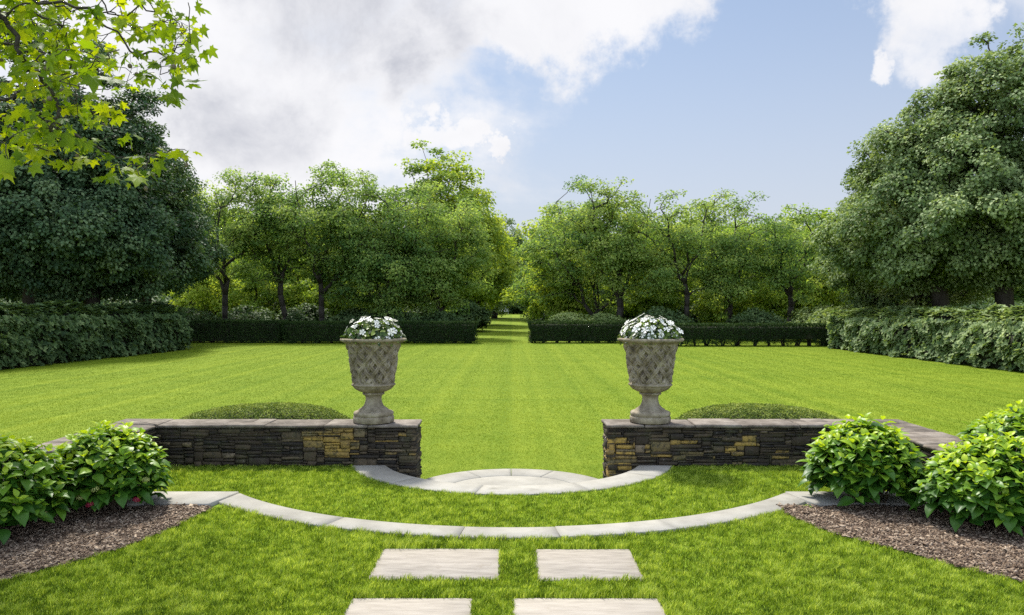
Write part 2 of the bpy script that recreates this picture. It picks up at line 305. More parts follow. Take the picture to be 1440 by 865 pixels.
def ground_mat(name, dark, light, stripes=0.0):
    m, nt, N, L, out = new_mat(name)
    tc = N.new('ShaderNodeTexCoord')
    n1 = N.new('ShaderNodeTexNoise'); n1.inputs['Scale'].default_value = 0.22; n1.inputs['Detail'].default_value = 5; L.new(tc.outputs['Object'], n1.inputs['Vector'])
    mp = N.new('ShaderNodeMapping'); mp.inputs['Scale'].default_value = (1.0, 0.35, 1); L.new(tc.outputs['Object'], mp.inputs[0])
    n2 = N.new('ShaderNodeTexNoise'); n2.inputs['Scale'].default_value = 9; n2.inputs['Detail'].default_value = 9; n2.inputs['Roughness'].default_value = 0.75; L.new(mp.outputs[0], n2.inputs['Vector'])
    mp3 = N.new('ShaderNodeMapping'); mp3.inputs['Scale'].default_value = (0.25, 1.6, 1); L.new(tc.outputs['Object'], mp3.inputs[0])
    n3 = N.new('ShaderNodeTexNoise'); n3.inputs['Scale'].default_value = 0.9; n3.inputs['Detail'].default_value = 6; L.new(mp3.outputs[0], n3.inputs['Vector'])
    def ma(op, a, b, c=None):
        n = N.new('ShaderNodeMath'); n.operation = op
        for i, v in enumerate((a, b, c)):
            if v is None: continue
            if hasattr(v, 'links'): L.new(v, n.inputs[i])
            else: n.inputs[i].default_value = v
        return n.outputs[0]
    s = ma('MULTIPLY_ADD', n1.outputs['Fac'], 0.5, -0.25)
    s = ma('ADD', s, ma('MULTIPLY_ADD', n2.outputs['Fac'], 1.1, -0.05))
    s = ma('ADD', s, ma('MULTIPLY_ADD', n3.outputs['Fac'], 0.5, -0.25))
    if stripes:
        sx = N.new('ShaderNodeSeparateXYZ'); L.new(tc.outputs['Object'], sx.inputs[0])
        sn = N.new('ShaderNodeTexNoise'); sn.noise_dimensions = '1D'; sn.inputs['Scale'].default_value = 2.4; sn.inputs['Detail'].default_value = 2; L.new(sx.outputs[0], sn.inputs['W'])
        s = ma('ADD', s, ma('MULTIPLY_ADD', sn.outputs['Fac'], stripes*5, -stripes*2.5))  # mowing stripes: light off leaning blades put into the ground colour
    c = ramp(N, L, s, [(0.1, dark), (0.95, light)])
    p = N.new('ShaderNodeBsdfPrincipled'); L.new(c, p.inputs['Base Color']); p.inputs['Roughness'].default_value = 0.9; p.inputs['Specular IOR Level'].default_value = 0.1
    p.inputs['Sheen Weight'].default_value = 0.0
    bp = N.new('ShaderNodeBump'); bp.inputs['Strength'].default_value = 0.7; bp.inputs['Distance'].default_value = 0.03; L.new(n2.outputs['Fac'], bp.inputs['Height']); L.new(bp.outputs[0], p.inputs['Normal'])
    L.new(p.outputs[0], out.inputs[0]); return m
M['main_lawn'] = ground_mat('main_lawn', (0.075, 0.13, 0.004), (0.185, 0.235, 0.018), 0.14)
M['terrace'] = ground_mat('terrace', (0.10, 0.16, 0.012), (0.20, 0.30, 0.018))

# ------------------------------------------------------------------ ground
LOW = -0.24                                   # level of the big lawn below the terrace
C1 = (0.0, 9.02); A1 = (3.155, 3.42)          # wide paved arc
C2 = (0.0, 8.63); A2 = (1.37, 1.71)           # top tread of the steps
WY0, WY1 = 8.18, 8.57                         # garden wall front and back
WXI, WXO, GAP = 3.66, 4.14, 0.985
def sm(a, b, x):
    t = np.clip((x-a)/(b-a), 0, 1); return t*t*(3-2*t)
def z_low(x, y):
    return LOW - 0.06*sm(8.5, 20, y) + 0.75*sm(58, 115, y) + 0.0*x
def z_ter(x, y):
    out = sm(3.85, 4.0, np.abs(x))*sm(5.6, 6.9, y)
    return (LOW-0.02)*out - 0.35*sm(6.5, 9.5, np.abs(x))*sm(2.5, 6, y)

def grid_ground():
    xs = np.unique(np.concatenate([np.linspace(-1200, -60, 12), np.linspace(-60, 60, 61), np.linspace(60, 1200, 12)]))
    ys = np.unique(np.concatenate([np.linspace(-600, 8, 12), np.linspace(8, 140, 90), np.linspace(140, 2400, 12)]))
    X, Y = np.meshgrid(xs, ys); Z = z_low(X, Y)
    Z = Z - 0.35*(Y < 7)
    nx = len(xs); idx = np.arange(X.size).reshape(X.shape)
    F_ = np.stack([idx[:-1, :-1], idx[:-1, 1:], idx[1:, 1:], idx[1:, :-1]], -1).reshape(-1, 4)
    me = np_mesh('main_lawn', np.stack([X, Y, Z], -1), F_, np.arange(len(F_))*4, M['main_lawn'], smooth=True)
    tag(link('main_lawn', me), kind='structure')
    # terrace sheet, step notch left open
    xs = np.linspace(-11, 11, 441); ys = np.concatenate([np.linspace(-30, 2, 20), np.linspace(2.05, 8.35, 127)])
    X, Y = np.meshgrid(xs, ys); Z = z_ter(X, Y)
    idx = np.arange(X.size).reshape(X.shape)
    F_ = np.stack([idx[:-1, :-1], idx[:-1, 1:], idx[1:, 1:], idx[1:, :-1]], -1).reshape(-1, 4)
    cx = X.ravel()[F_].mean(1); cy = Y.ravel()[F_].mean(1)
    keep = ~(np.hypot(cx-C2[0], cy-C2[1]) < 1.52)
    F_ = F_[keep]
    me = np_mesh('terrace_lawn', np.stack([X, Y, Z], -1), F_, np.arange(len(F_))*4, M['terrace'], smooth=True)
    tag(link('terrace_lawn', me), kind='structure')
grid_ground()

BED_L = [(-2.44, 6.50), (-2.44, 6.35), (-2.51, 5.87), (-2.62, 5.42), (-2.80, 5.12), (-3.05, 4.74), (-3.5, 4.3), (-4.6, 4.0), (-6.0, 4.2), (-6.0, 6.2), (-3.68, 6.2), (-3.68, 6.50)]
BED_R = [(2.16, 6.50), (2.16, 6.28), (2.30, 5.76), (2.54, 5.42), (2.73, 5.13), (2.85, 4.93), (3.05, 4.71), (3.5, 4.3), (4.6, 4.0), (6.0, 4.2), (6.0, 6.9), (4.2, 6.9), (3.68, 6.5)]
def in_poly(x, y, P):
    r = np.zeros(x.shape, bool); n = len(P)
    for i in range(n):
        x1, y1 = P[i]; x2, y2 = P[(i+1) % n]
        if y1 == y2: continue
        c = ((y1 > y) != (y2 > y)) & (x < (x2-x1)*(y-y1)/(y2-y1)+x1)
        r ^= c
    return r
PAVERS = [(-0.875, -0.075, 4.775, 5.385), (0.15, 0.80, 4.765, 5.38), (-0.90, -0.215, 3.86, 4.475), (0.0, 0.825, 3.86, 4.475)]
def grass_ok(x, y, m=0.0):
    r1 = np.hypot(x-C1[0], y-C1[1]); r2 = np.hypot(x-C2[0], y-C2[1])
    bad = (r1 > A1[0]-m) & (r1 < A1[1]-0.01+m) & (np.abs(x) < 2.42) & (y < 7.1)
    bad |= (np.abs(x) > 2.33) & (np.abs(x) < 3.7) & (y > 6.50) & (y < 6.93)
    bad |= (r2 < A2[1]-0.008)
    bad |= in_poly(x, y, BED_L) | in_poly(x, y, BED_R)
    for (a, b, c, d) in PAVERS: bad |= (x > a+0.012) & (x < b-0.012) & (y > c+0.012) & (y < d-0.005)
    bad |= (y > WY0-0.01) & (np.abs(x) > GAP) & (np.abs(x) < WXO)
    bad |= (np.abs(x) > WXI) & (np.abs(x) < WXO) & (y > 6.2)
    bad |= y > WY0+0.02
    return ~bad

def prism(mb, poly, z0, z1, a=0.5, bev=0.006, rng=None, wob=0.0):
    """flat slab from an outline, small worn bevel round its top"""
    P = np.array(poly, float); n = len(P)
    c = P.mean(0)
    d = c-P; d /= np.linalg.norm(d, axis=1, keepdims=True)+1e-9
    Pi = P+d*bev*1.3
    V = [(x, y, z0) for x, y in P] + [(x, y, z1-bev) for x, y in P] + [(x, y, z1) for x, y in Pi]
    Fc = []
    for i in range(n):
        j = (i+1) % n
        Fc.append((i, j, n+j, n+i)); Fc.append((n+i, n+j, 2*n+j, 2*n+i))
    Fc.append(tuple(2*n+i for i in range(n))); Fc.append(tuple(range(n))[::-1])
    mb.add(V, Fc, a)

def ring_slab(mb, C, r0, r1, t0, t1, z0, z1, a, n=14, gap=0.0028):
    g0, g1 = gap/r0, gap/r1
    A = [(C[0]+r1*sin(t), C[1]-r1*cos(t)) for t in np.linspace(t0+g1, t1-g1, n)]
    B = [(C[0]+r0*sin(t), C[1]-r0*cos(t)) for t in np.linspace(t1-g0, t0+g0, n)]
    m = len(A); V = []; 
    b = 0.006
    for z, off in ((z0, 0), (z1-b, 0), (z1, b)):
        V += [(x+(C[0]-x)/r1*off, y+(C[1]-y)/r1*off, z) for x, y in A] + [(x-(C[0]-x)/r0*off, y-(C[1]-y)/r0*off, z) for x, y in B]
    N_ = 2*m; Fc = []
    for i in range(N_):
        j = (i+1) % N_
        Fc.append((i, j, N_+j, N_+i)); Fc.append((N_+i, N_+j, 2*N_+j, 2*N_+i))
    for i in range(m-1):
        Fc.append((2*N_+i, 2*N_+i+1, 2*N_+N_-2-i, 2*N_+N_-1-i))
    mb.add(V, Fc, a)

def paving():
    rng = random.Random(4)
    # wide arc with its two side strips
    t = empty('stone_path', (0, 5.7, 0), 'pale grey curved stone edging sweeping across the lawn in front of the steps', 'stone path')
    te = math.asin(2.36/A1[0])
    cuts = [-te, -0.42, -0.11, 0.10, 0.36, te]
    for i in range(5):
        mb = MB(); ring_slab(mb, C1, A1[0], A1[1], cuts[i], cuts[i+1], -0.06, 0.022+rng.uniform(-.002, .002), rng.random())
        o = mb.build('paving_slab', M['paving'], t); o.location = (0, -5.7, 0)
    for s in (-1, 1):
        for (x0, x1) in ((2.375, 3.0), (3.008, 3.66)):
            k = (x0 < 2.5)
            P = [(x0+0.12 if k else x0, 6.50), (x1, 6.50), (x1, 6.925), (x0, 6.925)] if not k else [(2.475, 6.50), (x1, 6.50), (x1, 6.925), (2.375, 6.925)]
            if s < 0: P = [(-x, y) for x, y in P][::-1]
            mb = MB(); prism(mb, P, -0.06, 0.036, rng.random(), rng=rng)
            o = mb.build('paving_slab', M['paving'], t); o.location = (0, -5.7, 0)
    # curved steps down to the lawn
    t = empty('garden_steps', (0, 8.4, LOW), 'pale semicircular stone steps leading down through the gap between the walls', 'steps')
    def put(mb, name='tread_slab', mat='paving'):
        o = mb.build(name, M[mat], t); o.location = (0, -8.4, -LOW)
    tw = math.acos((C2[1]-WY0-0.004)/A2[1])
    cuts = [-tw, -0.72, -0.19, 0.42, 0.95, tw]
    for i in range(5):
        mb = MB(); ring_slab(mb, C2, A2[0], A2[1], cuts[i], cuts[i+1], -0.30, 0.012, rng.random()); put(mb)
    # lower landing: lens bulging towards the lawn
    cc = (0.0, 7.70); R0, R1 = 0.68, 1.03
    for (a0, a1) in ((pi-1.15, pi-0.46), (pi-0.46, pi+0.01), (pi+0.01, pi+0.50), (pi+0.50, pi+1.15)):
        mb = MB(); ring_slab(mb, cc, R0, R1, a0, a1, -0.34, -0.135, rng.random()); put(mb, 'landing_slab')
    pts = [(cc[0]+(R0-0.005)*sin(a), cc[1]-(R0-0.005)*cos(a)) for a in np.linspace(pi-1.2, pi+1.2, 24)]
    pts += [(C2[0]+(A2[0]-0.01)*sin(a), C2[1]-(A2[0]-0.01)*cos(a)) for a in np.linspace(-0.60, 0.60, 16)]
    mb = MB(); prism(mb, pts, -0.34, -0.138, 0.6, bev=0.002); put(mb, 'landing_slab')
    # stepping stones
    descr = ['left stepping stone of the pair nearest the curved edging', 'right stepping stone of the pair nearest the curved edging',
             'left stepping stone of the pair cut by the bottom of the photo', 'right stepping stone of the pair cut by the bottom of the photo']
    for (a, b, c, d), ds in zip(PAVERS, descr):
        P = []
        for (x0, y0, x1, y1) in ((a, c, b, c), (b, c, b, d), (b, d, a, d), (a, d, a, c)):
            for k in range(6):
                f = k/6; j = 0.006
                P.append((x0+(x1-x0)*f+rng.uniform(-j, j), y0+(y1-y0)*f+rng.uniform(-j, j)))
        cx, cy = (a+b)/2, (c+d)/2
        mb = MB(); prism(mb, [(x-cx, y-cy) for x, y in P], -0.05, 0.008, rng.random())
        o = mb.build('stepping_stone', M['paver'], loc=(cx, cy, 0))
        tag(o, 'rectangular beige ' + ds, 'stepping stone', 'stepping stones set in the grass')
paving()

# ------------------------------------------------------------------ dry stone walls
def stone_block(mb, o, ux, un, w, h, d, a, rng):
    """one stone: o lower left corner on the face, ux along the wall, un out of the face"""
    b = min(0.012, h*0.3, w*0.3)
    j = lambda s: rng.uniform(-s, s)*1.5
    V = []
    f = [(0, 0), (w, 0), (w, h), (0, h)]
    jj = [(j(b*.5), j(b*.5)) for _ in f]
    for (s, t), (p, q) in zip(f, jj): V.append(o+ux*(s+p)+np.array([0, 0, t+q])-un*d)
    for (s, t), (p, q) in zip(f, jj): V.append(o+ux*(s+p)+np.array([0, 0, t+q])-un*b*0.6)
    out = rng.uniform(0.0, 0.016)
    for (s, t), (p, q) in zip(f, jj):
        s2 = min(max(s, b), w-b)+p; t2 = min(max(t, b), h-b)+q
        V.append(o+ux*s2+np.array([0, 0, t2])+un*(out+j(0.004)))
    Fc = [(8, 9, 10, 11)]
    for i in range(4):
        k = (i+1) % 4
        Fc.append((i, k, 4+k, 4+i)); Fc.append((4+i, 4+k, 8+k, 8+i))
    mb.add(V, Fc, a)

def stone_face(mb, p0, p1, z0, z1, seed, yellow=None):
    rng = random.Random(seed)
    p0 = np.array([*p0, 0.0]); p1 = np.array([*p1, 0.0]); Lw = np.linalg.norm(p1-p0); ux = (p1-p0)/Lw
    un = np.array([ux[1], -ux[0], 0.0])
    # rows of slots with occasional tall stones (occupancy grid)
    dz = 0.0145; dx = 0.02; nz = int(round((z1-z0)/dz)); nx = int(Lw/dx); dz = (z1-z0)/nz; dx = Lw/nx
    occ = np.zeros((nz, nx), bool)
    for iz in range(nz):
        ix = 0
        while ix < nx:
            if occ[iz, ix]: ix += 1; continue
            inside = yellow and any(((ix*dx-yx)/rx)**2+((z0+iz*dz-yz)/rz)**2 < 1.2 and pr > 0.5 for (yx, yz, rx, rz, pr) in yellow)
            big = rng.random() < (0.25 if inside else 0.07)
            hh = rng.choice([4, 5, 6, 7]) if big else rng.choice([1, 1, 2, 2, 2, 3, 3])
            ww = rng.randint(4, 11) if big else rng.randint(4, 17)
            hh = min(hh, nz-iz)
            w_ = 0
            while w_ < ww and ix+w_ < nx and not occ[iz, ix+w_]: w_ += 1
            ok = 1
            for q in range(1, hh):
                if occ[iz+q, ix:ix+w_].any(): break
                ok += 1
            hh = ok
            occ[iz:iz+hh, ix:ix+w_] = True
            cxp = (ix+w_/2)*dx; czp = z0+(iz+hh/2)*dz
            a = max(0.0, min(0.68, rng.gauss(0.24, 0.18)))
            if big: a = min(0.7, a+0.12)
            if yellow:
                for (yx, yz, rx, rz, pr) in yellow:
                    if ((cxp-yx)/rx)**2+((czp-yz)/rz)**2 < 1.25+0.5*mnoise.noise((cxp*9, czp*9, seed)) and rng.random() < pr: a = rng.uniform(0.70, 0.97)
            g = 0.003
            stone_block(mb, p0+ux*(ix*dx+g/2)+np.array([0, 0, z0+iz*dz+g/2]), ux, un, w_*dx-g, hh*dz-g, 0.06+rng.uniform(0, .02), a, rng)
            ix += w_

def box(mb, x0, x1, y0, y1, z0, z1, a=0.5):
    V = [(x, y, z) for z in (z0, z1) for y in (y0, y1) for x in (x0, x1)]
    mb.add(V, [(0, 2, 3, 1), (4, 5, 7, 6), (0, 1, 5, 4), (2, 6, 7, 3), (0, 4, 6, 2), (1, 3, 7, 5)], a)

def wall(side, label):
    s = side; ZT = 0.395; ZB = -0.34
    root = empty('stone_wall', (s*2.4, 8.37, LOW), label, 'garden wall', 'dry stone walls flanking the steps')
    off = (-s*2.4, -8.37, -LOW)
    mb = MB()
    yend = 6.55
    ye = 6.7
    if s < 0:
        stone_face(mb, (-WXI-0.05, WY0), (-GAP, WY0), ZB, ZT, 11, yellow=[(3.72-1.85, 0.27, 0.27, 0.13, 0.9), (3.72-1.70, 0.10, 0.35, 0.05, 0.2), (3.72-1.15, 0.1, 0.15, 0.25, 0.12)])
        stone_face(mb, (-GAP, WY0), (-GAP, WY1), ZB, ZT, 12)
        stone_face(mb, (-WXI, ye), (-WXI, WY0), ZB, ZT, 13)
        stone_face(mb, (-GAP, WY1), (-WXO, WY1), ZB, ZT, 14)
        stone_face(mb, (-WXO, WY1), (-WXO, ye), ZB, ZT, 15)
        stone_face(mb, (-WXO, ye), (-WXI, ye), ZB, ZT, 16)
    else:
        stone_face(mb, (GAP, WY0), (WXI+0.05, WY0), ZB, ZT, 21, yellow=[(0.15, 0.13, 0.12, 0.16, 0.65), (0.5, 0.2, 0.42, 0.12, 0.14), (1.42, 0.2, 0.17, 0.09, 0.55), (0.9, 0.1, 0.9, 0.1, 0.08)])
        stone_face(mb, (GAP, WY1), (GAP, WY0), ZB, ZT, 22, yellow=[(0.3, 0.1, 0.1, 0.2, 0.3)])
        stone_face(mb, (WXI, WY0), (WXI, ye), ZB, ZT, 23)
        stone_face(mb, (WXO, WY1), (GAP, WY1), ZB, ZT, 24)
        stone_face(mb, (WXO, ye), (WXO, WY1), ZB, ZT, 25)
        stone_face(mb, (WXI, ye), (WXO, ye), ZB, ZT, 26)
    a, b = sorted((s*(GAP+0.03), s*(WXO-0.03))); box(mb, a, b, WY0+0.03, WY1-0.03, ZB, ZT-0.004, 0.0)
    a, b = sorted((s*(WXI+0.03), s*(WXO-0.033))); box(mb, a, b, ye+0.03, WY0+0.06, ZB, ZT-0.006, 0.0)
    mb.build('stonework', M['stone'], root, loc=off)
    # capping stones
    rng = random.Random(31+s); mb = MB()
    def slab(P):
        z1 = 0.428+rng.uniform(-.005, .005)
        Q = []
        n = len(P)
        for i in range(n):
            x0, y0 = P[i]; x1, y1 = P[(i+1) % n]; ln = math.hypot(x1-x0, y1-y0); k = max(1, int(ln/0.09))
            for q in range(k):
                f = q/k; Q.append((x0+(x1-x0)*f+rng.uniform(-.006, .006), y0+(y1-y0)*f+rng.uniform(-.006, .006)))
        if s < 0: Q = [(-x, y) for x, y in Q][::-1]
        prism(mb, Q, 0.400, z1, rng.random(), bev=0.007)
    x = GAP-0.02; y0, y1 = WY0-0.025, WY1+0.025
    while x < WXI-0.3:
        w = rng.uniform(0.38, 0.62)
        if x+w > WXI-0.25: w = WXI-0.02-x
        t = rng.uniform(-0.05, 0.05)
        ym = rng.uniform(0.42, 0.62)*(y1-y0)+y0
        if rng.random() < 0.45:
            slab([(x+.004, y0), (x+w-.004, y0), (x+w-.004, ym-.004), (x+.004, ym-.004)])
            k = rng.uniform(.35, .65)*w
            slab([(x+.004, ym+.004), (x+k-.004, ym+.004), (x+k-.004, y1), (x+.004, y1)]); slab([(x+k+.004, ym+.004), (x+w-.004, ym+.004), (x+w-.004, y1), (x+k+.004, y1)])
        else:
            slab([(x+.004, y0), (x+w-.004, y0), (x+w-.004, y1), (x+.004, y1)])
        x += w
    slab([(x+.004, y0), (WXI-.02, y0-0.0), (WXO+.025, y0+0.18), (WXO+.025, y1), (x+.004, y1)])
    slab([(WXI-.015, y0-0.008), (WXI-.025, y0-0.42), (WXO+.025, y0-0.40), (WXO+.025, y0+0.17)])
    y = y0-0.43
    while y > ye-0.02:
        h = rng.uniform(0.25, 0.4); yb = max(ye-0.03, y-h)
        if yb - (ye-0.03) < 0.15: yb = ye-0.03
        slab([(WXI-.025, y), (WXI-.025, yb+.006), (WXO+.025, yb+.006+rng.uniform(0, .03)), (WXO+.025, y)])
        y = yb
        if yb <= ye-0.03: break
    mb.build('capping', M['cap'], root, loc=off)
wall(-1, 'low dark dry stone wall left of the steps with a patch of ochre stones')
wall(1, 'low dark dry stone wall right of the steps, greyer with scattered ochre stones')

# ------------------------------------------------------------------ urns
def urn_mesh_parts(root, seed):
    def lathe(name, prof, nt, mat, disp=None):
        prof = np.array(prof, float); th = np.linspace(0, 2*pi, nt, endpoint=False)
        R, T = np.meshgrid(prof[:, 0], th, indexing='ij'); Z = np.repeat(prof[:, 1][:, None], nt, 1)
        if disp is not None: R = R+disp(T, Z)
        for i in range(R.shape[0]):                      # worn stone: slight unevenness
            pass
        X = R*np.cos(T); Y = R*np.sin(T)
        idx = np.arange(R.size).reshape(R.shape); i2 = np.roll(idx, -1, 1)
        F_ = np.stack([idx[:-1], i2[:-1], i2[1:], idx[1:]], -1).reshape(-1, 4)
        me = np_mesh(name, np.stack([X, Y, Z], -1), F_, np.arange(len(F_))*4, mat, smooth=True)
        return link(name, me, root)
    def smooth_prof(p, n):
        p = np.array(p); z = np.linspace(p[0, 1], p[-1, 1], n); return np.stack([np.interp(z, p[:, 1], p[:, 0]), z], 1)
    lathe('plinth', [(0.0, 0), (0.208, 0), (0.212, 0.004), (0.213, 0.052), (0.209, 0.060), (0.196, 0.064), (0.203, 0.070), (0.209, 0.083), (0.208, 0.098), (0.200, 0.110), (0.180, 0.117), (0.160, 0.122), (0.0, 0.122)], 48, M['urn'])
    lathe('stem', [(0.162, 0.120), (0.150, 0.136), (0.124, 0.152), (0.103, 0.172), (0.090, 0.200), (0.083, 0.232), (0.084, 0.262), (0.094, 0.282), (0.112, 0.288), (0.116, 0.297), (0.112, 0.306), (0.095, 0.312), (0, 0.312)], 48, M['urn'])
    body = smooth_prof([(0.100, 0.308), (0.145, 0.322), (0.180, 0.340), (0.204, 0.360), (0.216, 0.380)], 12).tolist()
    body += [(0.226, 0.384), (0.229, 0.392), (0.226, 0.400), (0.216, 0.404)]
    wz = np.linspace(0.406, 0.815, 130); wr = np.interp(wz, [0.40, 0.5, 0.6, 0.7, 0.77, 0.82], [0.214, 0.222, 0.234, 0.250, 0.266, 0.284])
    body += list(zip(wr, wz))
    body += [(0.290, 0.822), (0.298, 0.830)]
    Nn = 16
    def disp(T, Z):
        v = (Z-0.406)/0.409*4.6
        u = T*Nn/(2*pi)
        a = u+v*0.72; b = u-v*0.72
        fa, fb = a-np.floor(a), b-np.floor(b)
        par = (np.floor(a)+np.floor(b)) % 2
        wv = 0.62
        def strip(f):
            x = f/wv
            inside = np.clip((wv/2-np.abs(f-wv/2))/0.05, 0, 1)
            return inside*(0.72+0.28*np.abs(np.sin(x*pi*2)))
        sa = strip(fa)*(0.62+0.38*np.sin(pi*(b)))*1.0; sb = strip(fb)*(0.62-0.38*np.sin(pi*(a)))
        h = np.maximum(sa, sb)
        env = sm(0.405, 0.43, Z)*(1-sm(0.790, 0.812, Z))
        return (h*0.046-0.030)*env
    lathe('basin', body, 390, M['urn'], disp)
    lathe('rim', [(0.270, 0.826), (0.297, 0.829), (0.318, 0.838), (0.337, 0.848), (0.345, 0.856), (0.346, 0.866), (0.340, 0.874), (0.325, 0.878), (0.292, 0.877), (0.280, 0.868), (0.270, 0.830)], 72, M['urn'])
    mb = MB(); n = 32
    mb.add([(0, 0, 0.852)]+[(0.274*cos(2*pi*k/n), 0.274*sin(2*pi*k/n), 0.842) for k in range(n)], [(0, k+1, (k+1) % n+1) for k in range(n)])
    mb.build('soil', M['soil'], root)

PETAL = None
def flower_mesh():
    mb = MB()
    for k in range(5):
        a0 = 2*pi*k/5; pts = []
        for (r, t, z) in [(0.0, 0, 0.0), (0.35, -0.42, 0.06), (0.8, -0.46, 0.14), (1.0, -0.22, 0.06), (0.93, 0, 0.10), (1.0, 0.22, 0.06), (0.8, 0.46, 0.14), (0.35, 0.42, 0.06)]:
            pts.append((r*cos(a0+t), r*sin(a0+t), z+(0.03*(k % 2))))
        mb.add(pts, [(0, 1, 2), (0, 2, 3, 4), (0, 4, 5, 6), (0, 6, 7)], 0.5+0.4*(k % 2))
    return mb.mesh('blossom', M['petal'])

LEAF_V = np.array([(0, 0, 0), (-.26, .30, .05), (0, .33, -.03), (.26, .30, .05), (-.24, .66, .02), (0, .68, -.05), (.24, .66, .02), (0, 1.0, -.12)], float)
LEAF_F = [(0, 2, 1), (0, 3, 2), (1, 2, 5, 4), (2, 3, 6, 5), (4, 5, 7), (5, 6, 7)]

def urn(x, seed, label, flabel, nfl):
    root = empty('stone_urn', (x, 8.36, 0.434), label, 'urn', 'basketweave urns on the walls')
    urn_mesh_parts(root, seed)
    root.rotation_euler.z = 0.3*seed
    root.rotation_euler.x = 0.004*(seed-4)
    rng = np.random.default_rng(seed); r2 = random.Random(seed)
    fl = empty('bedding_plant', (x, 8.36, 0.434+0.85), flabel, 'flowers', 'white flowers planted in the urns')
    # foliage dome
    n = 1300
    th = rng.uniform(0, 2*pi, n); ph = np.arccos(rng.uniform(0.05, 1, n)); rad = rng.uniform(0.55, 1.0, n)**0.5
    kf = 1+np.array([0.16*mnoise.noise((cos(t_)*1.9+seed, sin(t_)*1.9, p_)) for t_, p_ in zip(th, ph)])
    P = np.stack([0.30*kf*rad*np.sin(ph)*np.cos(th), 0.30*kf*rad*np.sin(ph)*np.sin(th), 0.225*kf*rad*np.cos(ph)], 1)
    nr = P/np.array([0.3, 0.3, 0.25])+rng.normal(size=P.shape)*0.45+np.array([0, 0, 0.4])
    fw = P*np.array([1, 1, 0.2])+rng.normal(size=P.shape)*0.12
    v, l, s, a = stamp(LEAF_V, LEAF_F, P, frames(nr, rng, fw), rng.uniform(0.045, 0.08, n), rng.uniform(0, 1, n))
    link('foliage', np_mesh('foliage', v, l, s, M['annual_leaf'], a), fl)
    me = PETALS
    pts = []; tries = 0
    while len(pts) < nfl and tries < 4000:
        tries += 1
        t = r2.uniform(0, 2*pi); c = r2.uniform(0.05, 1.0); kk = 1+0.13*mnoise.noise((cos(t)*1.8+seed, sin(t)*1.8, c*2.5))+r2.uniform(-.05, .06); q_ = sqrt(1-c*c*0.92)
        if mnoise.noise((cos(t)*2.4+seed*2.2, sin(t)*2.4, c*3.1)) < (-0.12 if nfl < 60 else -0.3): continue
        p = Vector((0.305*q_*cos(t)*kk, 0.305*q_*sin(t)*kk, 0.25*c*kk))
        if all((p-q).length > 0.045 for q in pts): pts.append(p)
    for p in pts:
        o = link('blossom', me, fl); o.location = p
        nrm = Vector((p.x, p.y, p.z*1.2)).normalized()+Vector((r2.uniform(-.4, .4), r2.uniform(-.4, .4), r2.uniform(-.1, .5)))
        o.rotation_euler = nrm.to_track_quat('Z', 'Y').to_euler(); o.scale = [r2.uniform(0.028, 0.048)]*3
PETALS = flower_mesh()
urn(-1.452, 3, 'weathered stone basketweave urn on the left wall beside the steps', 'mound of white flowers with dark leaves filling the left urn', 50)
urn(1.450, 5, 'weathered stone basketweave urn on the right wall beside the steps', 'fuller mound of white flowers filling the right urn', 80)

# ------------------------------------------------------------------ low clipped mounds behind the walls
SMALL_V = np.array([(0, 0, 0), (-.32, .5, .06), (0, 1, 0), (.32, .5, .06)], float); SMALL_F = [(0, 3, 2, 1)]
def core_mesh(mb, fn, nu, nv, a=0.3):
    U, V_ = np.meshgrid(np.linspace(0, 1, nu), np.linspace(0, 1, nv), indexing='ij')
    P = fn(U.ravel(), V_.ravel()); idx = np.arange(nu*nv).reshape(nu, nv)
    F_ = np.stack([idx[:-1, :-1], idx[1:, :-1], idx[1:, 1:], idx[:-1, 1:]], -1).reshape(-1, 4)
    mb.add_np(P, F_, a)

def mound(cx, cy, rx, ry, h, label, seed):
    rng = np.random.default_rng(seed)
    root = empty('clipped_mound', (cx, cy, LOW), label, 'low hedge', 'low clipped mounds behind the walls')
    p = 4.0
    def surf(u, v, k=1.0):
        t = 2*pi*u; r = np.sin(v*pi/2)**0.8
        x = rx*r*np.cos(t); y = ry*r*np.sin(t)
        # steep front, long soft back
        z = h*(1-np.minimum(1, r)**p)
        z = z*(0.94+0.06*np.sin(x*1.7+seed)*np.cos(y*2.1))
        return np.stack([x*k, y*k, z*k], 1)
    mb = MB(); core_mesh(mb, lambda u, v: surf(u, v, 0.955), 60, 20); mb.build('inner_twigs', M['twig_core'], root)
    n = 100000; u = rng.random(n); v = rng.random(n)**0.62
    P = surf(u, v); e = 1e-3
    d1 = surf(u+e, v)-P; d2 = surf(u, np.clip(v-e, 0, 1))-P
    nr = np.cross(d1, d2); nr /= np.linalg.norm(nr, axis=1, keepdims=True)+1e-12
    nr *= np.sign(nr[:, 2:3]+1e-9)
    tufts = np.array([mnoise.noise((q[0]*9, q[1]*9, q[2]*9)) for q in P])
    P = P+nr*(rng.uniform(-0.02, 0.01, n)+tufts*0.014)[:, None]
    nn = nr*0.7+rng.normal(size=P.shape)*0.55; fw = nr+rng.normal(size=P.shape)*0.8
    vv, l, s, a = stamp(SMALL_V, SMALL_F, P, frames(nn, rng, fw), rng.uniform(0.014, 0.024, n), np.clip(rng.normal(0.30, 0.20, n)+tufts*0.3+0.34*sm(0.6, 0.95, nr[:, 2]), 0, 1))  # upward-facing leaves coloured lighter: the lit top is painted in
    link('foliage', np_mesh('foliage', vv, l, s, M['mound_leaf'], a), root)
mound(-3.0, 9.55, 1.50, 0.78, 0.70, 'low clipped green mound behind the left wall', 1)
mound(2.98, 9.55, 1.46, 0.78, 0.69, 'low clipped green mound behind the right wall', 2)

